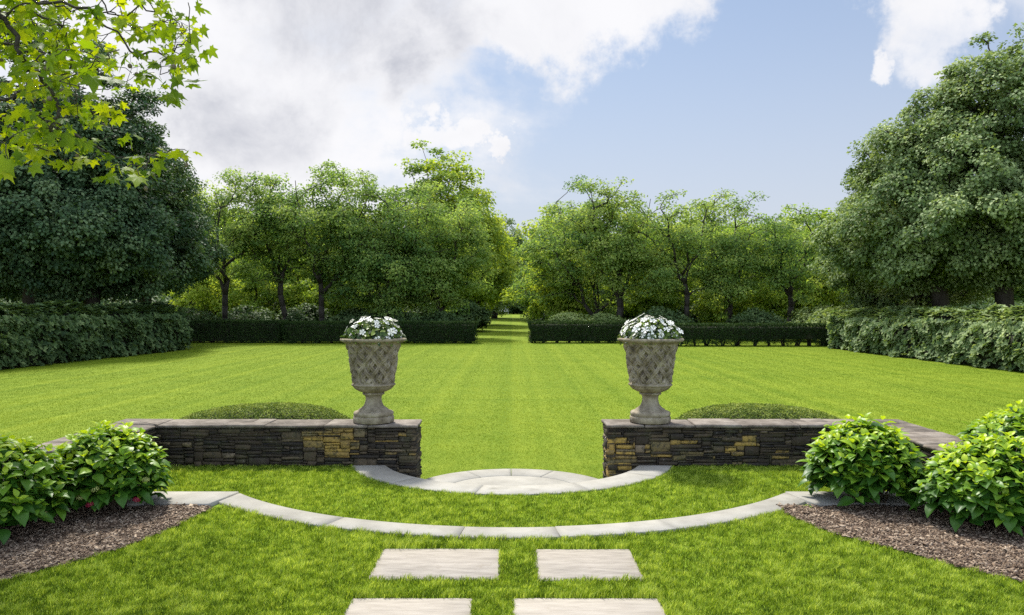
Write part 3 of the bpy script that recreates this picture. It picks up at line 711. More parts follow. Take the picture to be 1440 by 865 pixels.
# ------------------------------------------------------------------ mulch beds
def beds():
    for P, s, nm in ((BED_L, -1, 'l'), (BED_R, 1, 'r')):
        rng = np.random.default_rng(7+s)
        mb = MB(); pts = [(x, y, 0) for x, y in P]
        xs = np.linspace(min(p[0] for p in P)-.05, max(p[0] for p in P)+.05, 110); ys = np.linspace(min(p[1] for p in P)-.05, max(p[1] for p in P)+.02, 90)
        X, Y = np.meshgrid(xs, ys); idx = np.arange(X.size).reshape(X.shape)
        F_ = np.stack([idx[:-1, :-1], idx[:-1, 1:], idx[1:, 1:], idx[1:, :-1]], -1).reshape(-1, 4)
        cx = X.ravel()[F_].mean(1); cy = Y.ravel()[F_].mean(1); F_ = F_[in_poly(cx, cy, P)]
        Z = z_ter(X, Y)+0.010+0.012*np.sin(X*9+1)*np.sin(Y*7)*0.5+0.004
        me = np_mesh('mulch_bed', np.stack([X, Y, Z], -1), F_, np.arange(len(F_))*4, M['mulch'], smooth=True)
        tag(link('mulch_bed', me), kind='structure')
        n = 60000
        x = rng.uniform(min(p[0] for p in P), max(p[0] for p in P), n); y = 4.0+(6.6-4.0)*rng.random(n)
        x += 0; k = in_poly(x+rng.normal(0, .02, n), y+rng.normal(0, .02, n), P) & (np.abs(x) < 5.2); x, y = x[k], y[k]; n = len(x)
        P3 = np.stack([x, y, z_ter(x, y)+0.016+0.012*np.sin(x*9+1)*np.sin(y*7)*0.5+rng.uniform(0.0, 0.012, n)], 1)
        TV = np.array([(-.5, -.5, -.5), (.5, -.4, -.5), (.4, .5, -.5), (-.5, .4, -.5), (-.45, -.5, .5), (.5, -.45, .5), (.35, .5, .5), (-.5, .35, .5)], float)
        TF = [(4, 5, 6, 7), (0, 1, 5, 4), (1, 2, 6, 5), (2, 3, 7, 6), (3, 0, 4, 7)]
        R = frames(np.array([0, 0, 1.0])+rng.normal(size=(n, 3))*0.35, rng)
        L_ = rng.gamma(2.4, 0.0055, n)+0.004; dims = np.stack([L_, L_*rng.uniform(.2, .55, n), rng.uniform(.002, .006, n)], 1)
        V = np.einsum('nij,nkj->nki', R, TV[None]*dims[:, None, :])+P3[:, None, :]
        flat = np.concatenate([np.array(f) for f in TF]); st = np.arange(5)*4
        lo = (flat[None]+(np.arange(n)*8)[:, None]).ravel(); ss = (st[None]+(np.arange(n)*20)[:, None]).ravel()
        o = link('wood_chips', np_mesh('wood_chips', V.reshape(-1, 3), lo, ss, M['chip'], np.repeat(rng.random(n), 8)))
        tag(o, 'brown shredded bark mulch under the %s shrubs' % ('left' if s < 0 else 'right'), 'mulch', kind='stuff')
beds()

# ------------------------------------------------------------------ grass blades
def blades(name, x, y, z, ln, wd, lean, rng, v, mat, label):
    n = len(x); a = rng.uniform(0, 2*pi, n)
    ux, uy = np.cos(a), np.sin(a)
    b = rng.uniform(0, 2*pi, n); lx = np.cos(b)*lean*rng.random(n)+lean*0.15; ly = np.sin(b)*lean*rng.random(n)
    V = np.empty((n, 5, 3), np.float32)
    for k, (t, w, bend) in enumerate(((0, 1, 0), (0, -1, 0), (.55, .8, .35), (.55, -.8, .35), (1, 0, 1))):
        V[:, k, 0] = x+ux*wd*w*0.5+lx*ln*bend; V[:, k, 1] = y+uy*wd*w*0.5+ly*ln*bend; V[:, k, 2] = z+ln*t*np.sqrt(np.clip(1-(lean*bend*0.6)**2, 0.2, 1))
    base = (np.arange(n)*5)[:, None]
    loops = (base+np.array([0, 1, 3, 2, 2, 3, 4])).ravel(); starts = ((np.arange(n)*7)[:, None]+np.array([0, 4])).ravel()
    o = link(name, np_mesh(name, V, loops, starts, mat, np.repeat(v, 5)))
    return tag(o, label, 'grass', kind='stuff')

def vnoise(x, y, s, seed):
    """cheap smooth value noise on numpy arrays"""
    r = np.random.default_rng(seed); T = r.random((128, 128))
    u, w = x*s, y*s; i, j = np.floor(u).astype(int), np.floor(w).astype(int); fu, fw = u-i, w-j
    fu = fu*fu*(3-2*fu); fw = fw*fw*(3-2*fw); i %= 128; j %= 128; i2 = (i+1) % 128; j2 = (j+1) % 128
    return T[i, j]*(1-fu)*(1-fw)+T[i2, j]*fu*(1-fw)+T[i, j2]*(1-fu)*fw+T[i2, j2]*fu*fw

def grass():
    rng = np.random.default_rng(42)
    # near terrace
    N0 = 620000
    y = 3.6+(8.22-3.6)*rng.random(N0)**1.15; hw = 0.68*y+0.5
    x = (rng.random(N0)*2-1)*hw
    k = grass_ok(x, y) & (np.abs(x) < 4.0); x, y = x[k], y[k]; n = len(x)
    cl = vnoise(x, y, 7, 1); cl2 = vnoise(x, y, 1.6, 2); cl3 = vnoise(x, y, 22, 5)
    cl5 = vnoise(x+3, y, 16, 11)
    ln = (0.021+0.004*cl+0.028*cl5*cl3+0.014*rng.random(n)*cl3)*(0.85+0.3*cl2)
    # longer fringe round the stones
    for (a, b, c, d) in PAVERS:
        near = (x > a-0.09) & (x < b+0.09) & (y > c-0.09) & (y < d+0.09); ln[near] *= 1.2
        near = (x > a-0.04) & (x < b+0.04) & (y > d-0.01) & (y < d+0.06); ln[near] *= 1.35
    r1_ = np.hypot(x-C1[0], y-C1[1]); ln[(r1_ > A1[1]-0.02) & (r1_ < A1[1]+0.07)] *= 1.3
    wd = rng.uniform(0.0028, 0.0048, n)
    cl4 = vnoise(x, y, 14, 9)
    v = np.clip(0.40+0.12*(cl2-0.5)+0.16*(cl-0.5)+0.35*(cl4-0.5)+0.75*(cl3-0.5)+rng.normal(0, 0.24, n), 0, 1)
    v[rng.random(n) < 0.02] = 1.0
    blades('terrace_grass', x, y, z_ter(x, y)-0.003, ln, wd, 0.75, rng, v, M['grass'], 'short green grass growing on the terrace around the paving')
    # big lawn
    N1 = 900000
    y = 8.3*(44/8.3)**rng.random(N1); x = (rng.random(N1)*2-1)*(0.67*y+0.6)
    k = ~((np.abs(x) > GAP-0.01) & (np.abs(x) < WXO+0.01) & (y < WY1+0.02)) & ~((np.hypot(x, y-7.70) < 1.035)) & (np.hypot(x-C2[0], y-C2[1]) > 0) 
    k &= ~((y < 8.6) & (np.hypot(x-C2[0], y-C2[1]) > 1.36) & (np.abs(x) < WXO))
    x, y = x[k], y[k]
    n2 = 60000; xa = rng.uniform(-6.5, 6.5, n2); ya = rng.uniform(5.5, 8.6, n2); k = ((np.abs(xa) > WXO+0.02)) | ((np.hypot(xa, ya-C2[1]) < 1.36) & (np.hypot(xa, ya-7.70) > 1.04) & (ya > 7.6) & ((ya < WY0-0.01) | (np.abs(xa) < GAP-0.01)))
    xa, ya = xa[k], ya[k]; x = np.concatenate([x, xa]); y = np.concatenate([y, ya]); n = len(x)
    cl = vnoise(x, y, 4, 3); cl2 = vnoise(x, y*1.5, 0.5, 4)
    st = 0.62*vnoise(x, y*0.02+5, 2.6, 8)+0.38*vnoise(x, y*0.02+9, 0.9, 12)  # mowing stripes painted as blade colour in place of light on leaning blades
    sc = np.clip(y/9.5, 1, 6)
    ln = (0.008+0.003*cl+0.003*rng.random(n))*np.clip(sc, 1, 1.3); wd = rng.uniform(0.003, 0.005, n)*sc
    v = np.clip(0.42+0.12*(cl-0.5)+0.30*(cl2-0.5)+0.25*(vnoise(x, y*3.0, 0.8, 14)-0.5)+0.9*(st-0.5)+rng.normal(0, 0.06, n), 0, 1)
    zz = np.where((np.abs(x) > WXO) & (y < 8.3), np.maximum(z_ter(x, y), LOW), z_low(x, y))
    blades('lawn_grass', x, y, zz-0.003, ln, wd, 0.8, rng, v, M['lawn_grass'], 'bright mown grass of the wide sunny lawn')
grass()

# ------------------------------------------------------------------ hydrangea bushes
HL = []; HF = []
for r, (t, w, z) in enumerate([(0, .02, 0), (.16, .23, .03), (.40, .335, .035), (.66, .255, -.01), (.86, .11, -.08), (1.0, .005, -.15)]):
    for c in (-1, -.5, 0, .5, 1):
        HL.append((c*w, t, z+abs(c)*w*0.32+(0.012 if abs(c) == .5 else 0)*((r % 2)*2-1)))
for r in range(5):
    for c in range(4): HF.append((r*5+c, r*5+c+1, (r+1)*5+c+1, (r+1)*5+c))
HL = np.array(HL)
def hydrangea(x, y, rx, ry, h, label, seed, ntip=190, buds=()):
    rng = np.random.default_rng(seed); rr = random.Random(seed)
    z0 = 0.012
    root = empty('hydrangea_bush', (x, y, z0), label, 'bush', 'leafy bushes in the mulch beds')
    stems = MB(); pos = []; nrm = []; fwd = []; sc = []; at = []
    def whorl(p, ax, size, bright, npair=3, open_=0.9):
        ax = ax/np.linalg.norm(ax); b = np.cross(ax, [0.3, 0.2, 0.9]); b /= np.linalg.norm(b)+1e-9; c = np.cross(ax, b)
        tw = rr.uniform(0, pi)
        for k in range(npair):
            for q in (0, 1):
                an = tw+k*pi/2+q*pi+rr.uniform(-.25, .25); d = b*cos(an)+c*sin(an)
                el = (0.15+0.42*(npair-1-k)/max(1, npair-1) if False else 0.75-0.42*(npair-1-k)) if npair > 1 else 0.4
                f = d*cos(el)+ax*sin(el)+np.array([0, 0, -0.10])
                nn = ax*cos(el)-d*sin(el)+np.array(rng.normal(size=3))*0.14
                pos.append(p-ax*0.035*(npair-1-k)+f*0.012); fwd.append(f); nrm.append(nn)
                s = size*(1.0-0.27*k)*rr.uniform(.85, 1.12) if True else size
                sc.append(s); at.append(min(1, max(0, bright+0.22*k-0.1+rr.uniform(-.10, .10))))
    n = ntip
    for i in range(n):
        t = 2*pi*((i*0.618034) % 1.0)+rr.uniform(-.2, .2); c = 1-(i+0.5)/n*1.06; c += rr.uniform(-.04, .04)
        c = min(1, max(-0.12, c)); s_ = sqrt(max(0, 1-c*c))
        k = 1+0.09*mnoise.noise((cos(t)*2+seed, sin(t)*2, c*2.5))+rr.uniform(-.12, .09)
        zc = h*0.36
        p = np.array([rx*s_*cos(t)*k, ry*s_*sin(t)*k, zc+(h-zc)*c*k if c > 0 else zc+c*zc*3.2])
        p[2] = max(0.05, p[2])
        d = np.array([s_*cos(t), s_*sin(t), 0.75+0.5*c]); d /= np.linalg.norm(d)
        b0 = np.array([rr.uniform(-.12, .12), rr.uniform(-.12, .12), 0.0]); mid = b0*0.4+p*0.5+np.array([0, 0, 0.06])
        if i % 2 == 0: tube(stems, [b0, mid, p-d*0.03], [0.006, 0.005, 0.003], 4, rr.random())
        top = max(0, c)
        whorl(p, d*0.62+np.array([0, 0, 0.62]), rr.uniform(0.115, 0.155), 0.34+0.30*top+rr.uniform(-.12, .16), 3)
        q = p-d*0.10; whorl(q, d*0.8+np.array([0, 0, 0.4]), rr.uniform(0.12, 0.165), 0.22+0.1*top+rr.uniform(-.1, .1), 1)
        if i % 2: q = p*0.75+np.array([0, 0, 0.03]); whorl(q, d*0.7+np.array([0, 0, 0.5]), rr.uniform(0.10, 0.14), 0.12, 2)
    pos = np.array(pos); R = frames(np.array(nrm), rng, np.array(fwd))
    # make local y follow the leaf direction exactly: frames() already does within noise
    v, l, s, a = stamp(HL, HF, pos, R, np.array(sc), np.array(at))
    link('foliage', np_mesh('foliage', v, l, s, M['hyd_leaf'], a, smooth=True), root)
    stems.build('stems', M['twig'], root)
    for (bx, by, bz, col) in buds:
        me = BUDS[col]; o = link('flower_head', me, root); o.location = (bx, by, bz); o.scale = (0.026 if col != 'white' else 0.035,)*3
        o.rotation_euler = (rr.uniform(-.5, .5), rr.uniform(-.5, .5), rr.uniform(0, 3))
        if col == 'red': o['label'] = 'deep red flower head'
def bud_mesh(colr, nm):
    m = leaf_mat(nm, [(0, tuple(c*0.7 for c in colr)), (1, colr)], trans=0.2, tcol=(1, 1, 1)); mb = MB(); rr = random.Random(2)
    for i in range(46):
        c = 1-2*(i+.5)/46*0.8; s_ = sqrt(max(0, 1-c*c)); t = i*2.39996; d = np.array([s_*cos(t), s_*sin(t), c*0.75]); b = np.cross(d, [0.1, 0.3, 0.9]); b /= np.linalg.norm(b); e = np.cross(d, b)
        q = 0.24; p = d*rr.uniform(.9, 1.1)
        mb.add([p, p+b*q+e*q*.3+d*.08, p+b*q*.2+e*q*1.2, p-b*q*.9+e*q*.5+d*.08, p-b*q*.5-e*q*.8], [(0, 1, 2), (0, 2, 3), (0, 3, 4), (0, 4, 1)], rr.random())
    return mb.mesh(nm, m)
BUDS = {'pale': bud_mesh((0.42, 0.46, 0.14), 'pale_bud'), 'red': bud_mesh((0.30, 0.015, 0.045), 'red_bud'), 'white': bud_mesh((0.7, 0.72, 0.7), 'white_bud')}
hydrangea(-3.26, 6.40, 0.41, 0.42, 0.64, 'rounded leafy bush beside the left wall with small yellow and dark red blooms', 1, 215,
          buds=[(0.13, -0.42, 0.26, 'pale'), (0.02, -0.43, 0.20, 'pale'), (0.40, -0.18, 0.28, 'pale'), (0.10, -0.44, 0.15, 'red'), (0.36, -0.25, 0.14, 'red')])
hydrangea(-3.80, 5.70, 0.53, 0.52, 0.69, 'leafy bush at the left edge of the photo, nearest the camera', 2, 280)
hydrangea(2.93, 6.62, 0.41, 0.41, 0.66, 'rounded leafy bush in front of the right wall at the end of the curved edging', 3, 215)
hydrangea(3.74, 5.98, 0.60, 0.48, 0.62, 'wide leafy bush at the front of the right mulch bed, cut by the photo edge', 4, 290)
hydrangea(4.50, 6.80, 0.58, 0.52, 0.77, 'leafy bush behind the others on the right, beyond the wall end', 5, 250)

# ------------------------------------------------------------------ trees
def prim_skeleton(trunk, tips, bf, rng, nsub=2, wig=0.12, extra=()):
    nodes = [np.array(p, float) for p in trunk]; parent = [-1]+list(range(len(trunk)-1))
    path = [0.0]
    for i in range(1, len(nodes)): path.append(path[-1]+np.linalg.norm(nodes[i]-nodes[i-1])*0.6)
    for p_, pr in extra:
        nodes.append(np.array(p_, float)); parent.append(pr); path.append(path[pr]+np.linalg.norm(nodes[-1]-nodes[pr])*0.5)
    tips = np.asarray(tips, float); n = len(tips); best = np.full(n, 1e9); bi = np.zeros(n, int); done = np.zeros(n, bool)
    def relax(i):
        d = np.linalg.norm(tips-nodes[i], axis=1); c = d*(1+0.7*np.clip(nodes[i][2]-tips[:, 2]+0.1*d, 0, None)/(d+1e-6))+bf*path[i]
        k = (c < best) & ~done; best[k] = c[k]; bi[k] = i
    start = max(1, len(trunk)//2-1)
    for i in range(start, len(nodes)): relax(i)
    for _ in range(n):
        t = int(np.argmin(np.where(done, 1e18, best))); done[t] = True; p = bi[t]; a = nodes[p]; b = tips[t]; d = np.linalg.norm(b-a)
        prev = p
        for q in range(1, nsub+1):
            f = q/(nsub+1); m = a*(1-f)+b*f+rng.normal(size=3)*wig*d*0.35; m[2] += d*0.08*sin(pi*f)
            nodes.append(m); parent.append(prev); path.append(path[prev]+np.linalg.norm(m-nodes[prev])); prev = len(nodes)-1; relax(prev)
        nodes.append(b); parent.append(prev); path.append(path[prev]+np.linalg.norm(b-nodes[prev])); relax(len(nodes)-1)
    return np.array(nodes), parent

def skeleton_mesh(mb, nodes, parent, nt, r_tip, r_base, a=0.5, exp=2.3, minr=0.0, sides=5):
    n = len(nodes); cnt = np.zeros(n); kids = np.zeros(n)
    for i in range(n): 
        if parent[i] >= 0: kids[parent[i]] += 1
    for i in range(n-1, -1, -1):
        if kids[i] == 0: cnt[i] += 1
    order = range(n-1, -1, -1)
    for i in order:
        if parent[i] >= 0: cnt[parent[i]] += cnt[i]
    rad = r_tip*cnt**(1/exp); rad = np.minimum(rad*min(1, r_base/(rad[0]+1e-9)) if rad[0] > r_base else rad*(1+(r_base/rad[0]-1)*(rad/rad[0])), r_base)
    rad = np.maximum(rad, minr)
    for i in range(n):
        p = parent[i]
        if p < 0: continue
        r0 = min(rad[p], rad[i]*1.25) if p >= nt else rad[p]
        if i < nt:
            r0 = rad[p]; 
        s = sides+3 if i < nt else sides
        flare = 1.35 if p == 0 else 1.0
        tube(mb, [nodes[p], nodes[i]], [r0*flare, rad[i]], s, a)

TREE_V = np.array([(0, 0, 0), (-.40, .42, .10), (0, 1, -.06), (.40, .42, .10), (0, .45, -.02)], float); TREE_F = [(0, 4, 1), (1, 4, 2), (4, 3, 2), (0, 3, 4)]
def clump_leaves(C, rad, nper, size, rng, flat=0.55, crown_c=None, updir=0.6, droop=0.3):
    n = len(C)*nper; ci = np.repeat(np.arange(len(C)), nper)
    d = rng.normal(size=(n, 3)); d /= np.linalg.norm(d, axis=1, keepdims=True); d *= rng.random((n, 1))**0.4; d[:, 2] *= flat
    R = np.asarray(rad)[ci][:, None]
    # flatten sprays along the ground and tilt them outwards
    P = C[ci]+d*R
    out = C[ci]-crown_c; out[:, 2] *= 0.4; out /= np.linalg.norm(out, axis=1, keepdims=True)+1e-9
    P[:, 2] -= droop*R[:, 0]*np.maximum(0, (d*out).sum(1))
    nn = np.array([0, 0, updir])+out*0.35+d*0.5+rng.normal(size=(n, 3))*0.42
    fw = out+d*0.8+np.array([0, 0, -0.35])+rng.normal(size=(n, 3))*0.5
    cv = rng.normal(0, 0.17, len(C))[ci]
    return stamp(TREE_V, TREE_F, P, frames(nn, rng, fw), rng.uniform(0.75, 1.25, n)*size, np.clip(0.5+cv+rng.normal(0, 0.16, n)+0.12*d[:, 2], 0, 1))  # upper leaves of a clump coloured lighter, a painted highlight

def crown_points(n, rx, ry, z0, z1, rng, shape='round', gap=0.0, seed=0, shell=0.45, lump=0.16, mind=0.0, cone=0.26):
    pts = []; zc = z0+(z1-z0)*(0.45 if shape == 'round' else 0.30); tries = 0
    while len(pts) < n and tries < n*60:
        tries += 1
        d = rng.normal(size=3); d /= np.linalg.norm(d); r = rng.random()**shell
        k = 1+lump*mnoise.noise((d[0]*1.9+seed*7.3, d[1]*1.9, d[2]*1.9+seed))*2.0
        hh = (z1-zc) if d[2] > 0 else (zc-z0)
        if shape == 'cone' and d[2] > 0: k *= 1-cone*d[2]*(1-d[2])*2
        p = np.array([d[0]*rx*r*k, d[1]*ry*r*k, zc+d[2]*hh*r*k])
        if gap and mnoise.noise((p[0]*0.48+seed*3.1, p[1]*0.48, p[2]*0.55)) < -0.32+gap: continue
        if mind and pts and min(np.sum((np.array(pts[-260:])-p)**2, 1)) < mind*mind: continue
        pts.append(p)
    return np.array(pts)

def make_tree(name, x, y, label, group, rx, ry, z0, z1, seed, mat, nclump=220, nper=120, size=0.16, crad=0.8, trunk_h=2.6, trunk_r=0.20, gap=0.0, shell=0.45,
              lump=0.16, flat=0.5, shape='round', bf=0.35, lean=(0, 0), mind=0.0, minr=0.018, offset=(0, 0), droop=0.3, forks=0, cat='tree', cone=0.26):
    rng = np.random.default_rng(seed); zg = float(z_low(np.array(x), np.array(y)))
    root = empty(name, (x, y, zg-0.05), label, cat, group)
    C = crown_points(nclump, rx, ry, z0, z1, rng, shape, gap, seed, shell, lump, mind, cone); C[:, 0] += offset[0]; C[:, 1] += offset[1]
    tr = [(0, 0, 0)]
    m = 5
    for k in range(1, m+1):
        f = k/m; tr.append((lean[0]*f+rng.normal()*0.05, lean[1]*f+rng.normal()*0.05, trunk_h*f))
    hh = z1*0.62
    for k in range(1, 4):
        f = k/3; tr.append((lean[0]+offset[0]*0.5*f+rng.normal()*0.18, lean[1]+offset[1]*0.5*f+rng.normal()*0.18, trunk_h+(hh-trunk_h)*f))
    extra = []
    if forks:                                   # main limbs forking low and rising through the crown
        a0 = rng.uniform(0, 2*pi)
        for q in range(forks):
            a = a0+2*pi*q/forks+rng.uniform(-.35, .35); sp = rng.uniform(0.45, 0.8); b = rng.integers(4, 7); zt = z0+(z1-z0)*rng.uniform(0.62, 0.88)
            base = np.array(tr[b]); pr = b; m_ = 6
            for k in range(1, m_+1):
                f = k/m_; w = f**0.8
                p_ = np.array([base[0]+cos(a)*rx*sp*w+offset[0]*f*0.5, base[1]+sin(a)*ry*sp*w, base[2]+(zt-base[2])*f**1.15])+rng.normal(size=3)*0.13
                extra.append((tuple(p_), pr)); pr = len(tr)+len(extra)-1
    nodes, par = prim_skeleton(tr, C, bf, rng, extra=extra)
    mb = MB(); skeleton_mesh(mb, nodes, par, len(tr), 0.017, trunk_r, minr=minr)
    mb.build('trunk', M['bark'], root)
    cc = np.array([offset[0], offset[1], (z0+z1)/2-0.6])
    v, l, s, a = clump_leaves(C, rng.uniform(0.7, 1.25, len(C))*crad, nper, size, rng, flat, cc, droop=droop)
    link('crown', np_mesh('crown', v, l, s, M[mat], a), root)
    return root

def copy_tree(src, loc, rz=0.0, sc=1.0, label=None, group=None, scz=None):
    r = src.copy(); COL.objects.link(r); r.location = loc; r.rotation_euler.z = rz; r.scale = (sc, sc, scz or sc)
    if label: r['label'] = label
    if group: r['group'] = group
    for ch in list(src.children):
        c = ch.copy(); COL.objects.link(c); c.parent = r
    return r
def at(px, Y): return (px-720)*Y/F

G_ROW = 'open trees in the row behind the clipped hedge'
def mid(px, Y, top, label, seed, **k):
    z1 = EYE+(430-top)*Y/F+0.3-0.05
    kw = dict(rx=3.5, ry=2.8, z0=3.6, z1=z1, mat='mid_leaf', nclump=180, nper=80, size=0.14, crad=0.72, trunk_h=3.3, trunk_r=0.16, gap=0.29, shell=0.30, lump=0.28, minr=0.02, forks=4, droop=0.1)
    kw.update(k)
    return make_tree('deciduous_tree', at(px, Y), Y, label, G_ROW, seed=seed, **kw)
mid(317, 46, 238, 'open tree with a straight dark trunk nearest the dark trees on the left', 101, rx=3.2)
mid(405, 47, 240, 'open tree with a crooked leaning trunk, second from the left in the row', 102, rx=2.7, lean=(-.5, 0), offset=(-.3, 0))
mid(453, 46, 232, 'tall open tree with forked dark trunk left of the broad bushy tree', 103, rx=3.3, offset=(.5, 0))
mid(540, 46.5, 250, 'broad bushy green tree hanging low over the left clipped hedge', 104, rx=4.0, ry=3.6, z0=1.3, nclump=400, gap=0.0, nper=100, crad=0.75, lump=0.25, trunk_h=2.0, shell=0.4)
mid(618, 48, 268, 'bushy tree with low foliage at the right end of the left hedge', 105, rx=3.3, ry=3.3, z0=1.2, nclump=330, gap=0.0, nper=100, crad=0.75, lump=0.25, trunk_h=2.0, shell=0.4)
mid(836, 50, 262, 'tree with low spreading limbs right of the vista, left of a thicker trunk', 106, rx=4.2, ry=3.6, z0=1.9, nclump=220, trunk_h=1.6, offset=(-.8, 0), gap=0.10)
mid(872, 48, 256, 'thick dark trunked tree above the right clipped hedge near the vista', 107, rx=3.3, z0=2.9, nclump=175, trunk_r=0.22, trunk_h=3.2, offset=(-.3, 0))
mid(968, 47, 264, 'open tree with a forked trunk behind the right urn', 108, rx=3.1, offset=(-.8, 0), z0=2.2, lean=(-.2, 0))
mid(1026, 48, 278, 'open tree with rising dark limbs in the middle of the right row', 109, rx=3.0, z0=2.0)
mid(1112, 47, 282, 'open airy tree with a pale dividing trunk, last of the right row', 110, rx=3.3, z0=2.5, nclump=140, gap=0.28)

# tall bright trees behind the left row, along the vista
G_V = 'bright tall trees along the left of the vista'
def vis(px, Y, top, label, seed, group=G_V, **k):
    z1 = EYE+(430-top)*Y/F+0.3-0.3
    kw = dict(rx=4.4, ry=4.2, z0=2.6, z1=z1, mat='yellow_leaf', nclump=300, nper=95, size=0.24, crad=1.0, trunk_h=4, trunk_r=0.3, gap=0.08, shell=0.45, lump=0.22)
    kw.update(k)
    return make_tree('deciduous_tree', at(px, Y), Y, label, group, seed=seed, **kw)
vis(592, 64, 190, 'tallest bright green tree rising behind the left row', 121, rx=3.7, gap=0.22, shape='cone', nclump=260, crad=0.85)
vis(640, 62, 228, 'bright yellow green tree just right of the tallest tree', 122, rx=3.6)
vis(672, 74, 292, 'yellowish tree leaning towards the vista on its left side', 123, rx=3.9, z0=1.5)
vis(695, 92, 306, 'dark green tree deep down the left side of the vista', 124, rx=3.6, mat='linden_leaf', z0=1.5)
vis(768, 84, 322, 'tree at the far right side of the vista opening', 125, rx=3.3, group='trees down the vista', mat='mid_leaf', z0=1.2)
vis(796, 62, 285, 'yellow green tree glowing behind the low limbed tree', 126, rx=3.2, group='trees down the vista', z0=1.2)
vis(728, 126, 352, 'dark distant tree closing the end of the vista', 127, rx=6.5, group='trees down the vista', mat='dark_leaf', size=0.34, crad=1.5, z0=1.0, trunk_h=2)

# big lindens left and right
G_R = 'large dense trees behind the right hedge'; G_L = 'large dark trees behind the left hedge'
def big(x, y, label, group, seed, **k):
    kw = dict(rx=5.0, ry=5.0, z0=2.9, z1=11.5, mat='linden_leaf', nclump=900, nper=150, size=0.14, crad=0.56, trunk_h=1.9, trunk_r=0.34, shell=0.20, gap=0.14, lump=0.15, flat=0.66, shape='cone', bf=0.25, mind=0.38, droop=0.4, minr=0.03)
    kw.update(k)
    return make_tree('linden_tree', x, y, label, group, seed=seed, **kw)
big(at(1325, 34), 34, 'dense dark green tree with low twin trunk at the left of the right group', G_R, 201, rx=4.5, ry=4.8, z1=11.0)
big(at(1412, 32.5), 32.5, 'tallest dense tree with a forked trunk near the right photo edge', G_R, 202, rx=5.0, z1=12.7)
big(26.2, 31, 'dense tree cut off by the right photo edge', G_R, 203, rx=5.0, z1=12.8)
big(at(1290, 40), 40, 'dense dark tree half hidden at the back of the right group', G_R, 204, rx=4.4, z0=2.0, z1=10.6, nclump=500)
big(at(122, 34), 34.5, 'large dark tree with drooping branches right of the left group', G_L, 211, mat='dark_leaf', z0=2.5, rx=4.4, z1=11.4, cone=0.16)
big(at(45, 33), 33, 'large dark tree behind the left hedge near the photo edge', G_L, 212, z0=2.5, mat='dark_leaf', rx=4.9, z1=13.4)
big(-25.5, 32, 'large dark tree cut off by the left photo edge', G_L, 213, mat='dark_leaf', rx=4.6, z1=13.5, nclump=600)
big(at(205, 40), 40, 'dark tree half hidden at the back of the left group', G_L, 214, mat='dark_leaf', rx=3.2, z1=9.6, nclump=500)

# wood behind
protoA = vis(330, 74, 292, 'leafy tree of the sunlit wood behind the row', 131, group='trees of the wood behind', rx=5.2, ry=5, z0=1.0, nclump=320, size=0.27, crad=1.15, trunk_h=2.5, gap=0.0)
protoB = vis(960, 74, 304, 'leafy tree of the sunlit wood behind the row', 132, group='trees of the wood behind', rx=5.2, ry=5, z0=1.0, nclump=320, size=0.27, crad=1.15, trunk_h=2.5, gap=0.0, mat='mid_leaf')
protoC = vis(1180, 80, 308, 'dark green tree in the shade of the wood behind', 133, group='dark trees of the wood behind', rx=5.6, ry=5, z0=0.8, nclump=340, size=0.28, crad=1.2, trunk_h=2.5, gap=0.0, mat='linden_leaf')
def wood():
    rr = random.Random(8)
    spots = []
    for px, Y in [(250,60),(400,62),(470,64),(540,66),(1040,64),(1110,70),(1200,62),(900,70),(1280,66),(1370,62),(1450,60),(160,62),(80,60),(0,60)]: spots.append((px, Y, rr.choice('AAB'), 0.9))
    for px in range(-60, 1520, 80):
        if 640 < px < 800: continue
        spots.append((px+rr.uniform(-20, 20), rr.uniform(80, 92), rr.choice('ABC'), 1.0))
    for px in (560, 610, 650, 690, 720, 755, 790, 830, 880): spots.append((px, rr.uniform(124, 138), 'C', 1.05))
    for px, Y, k, s in spots:
        if Y < 75: Y += 8; s *= 1.1
        if 672 < px < 762 and Y < 120: continue
        src = {'A': protoA, 'B': protoB, 'C': protoC}[k]
        x = at(px, Y); s *= rr.uniform(0.85, 1.05)
        zg = float(z_low(np.array(x), np.array(Y)))
        copy_tree(src, (x, Y, zg-0.05), rr.uniform(0, 6.28), s)
wood()

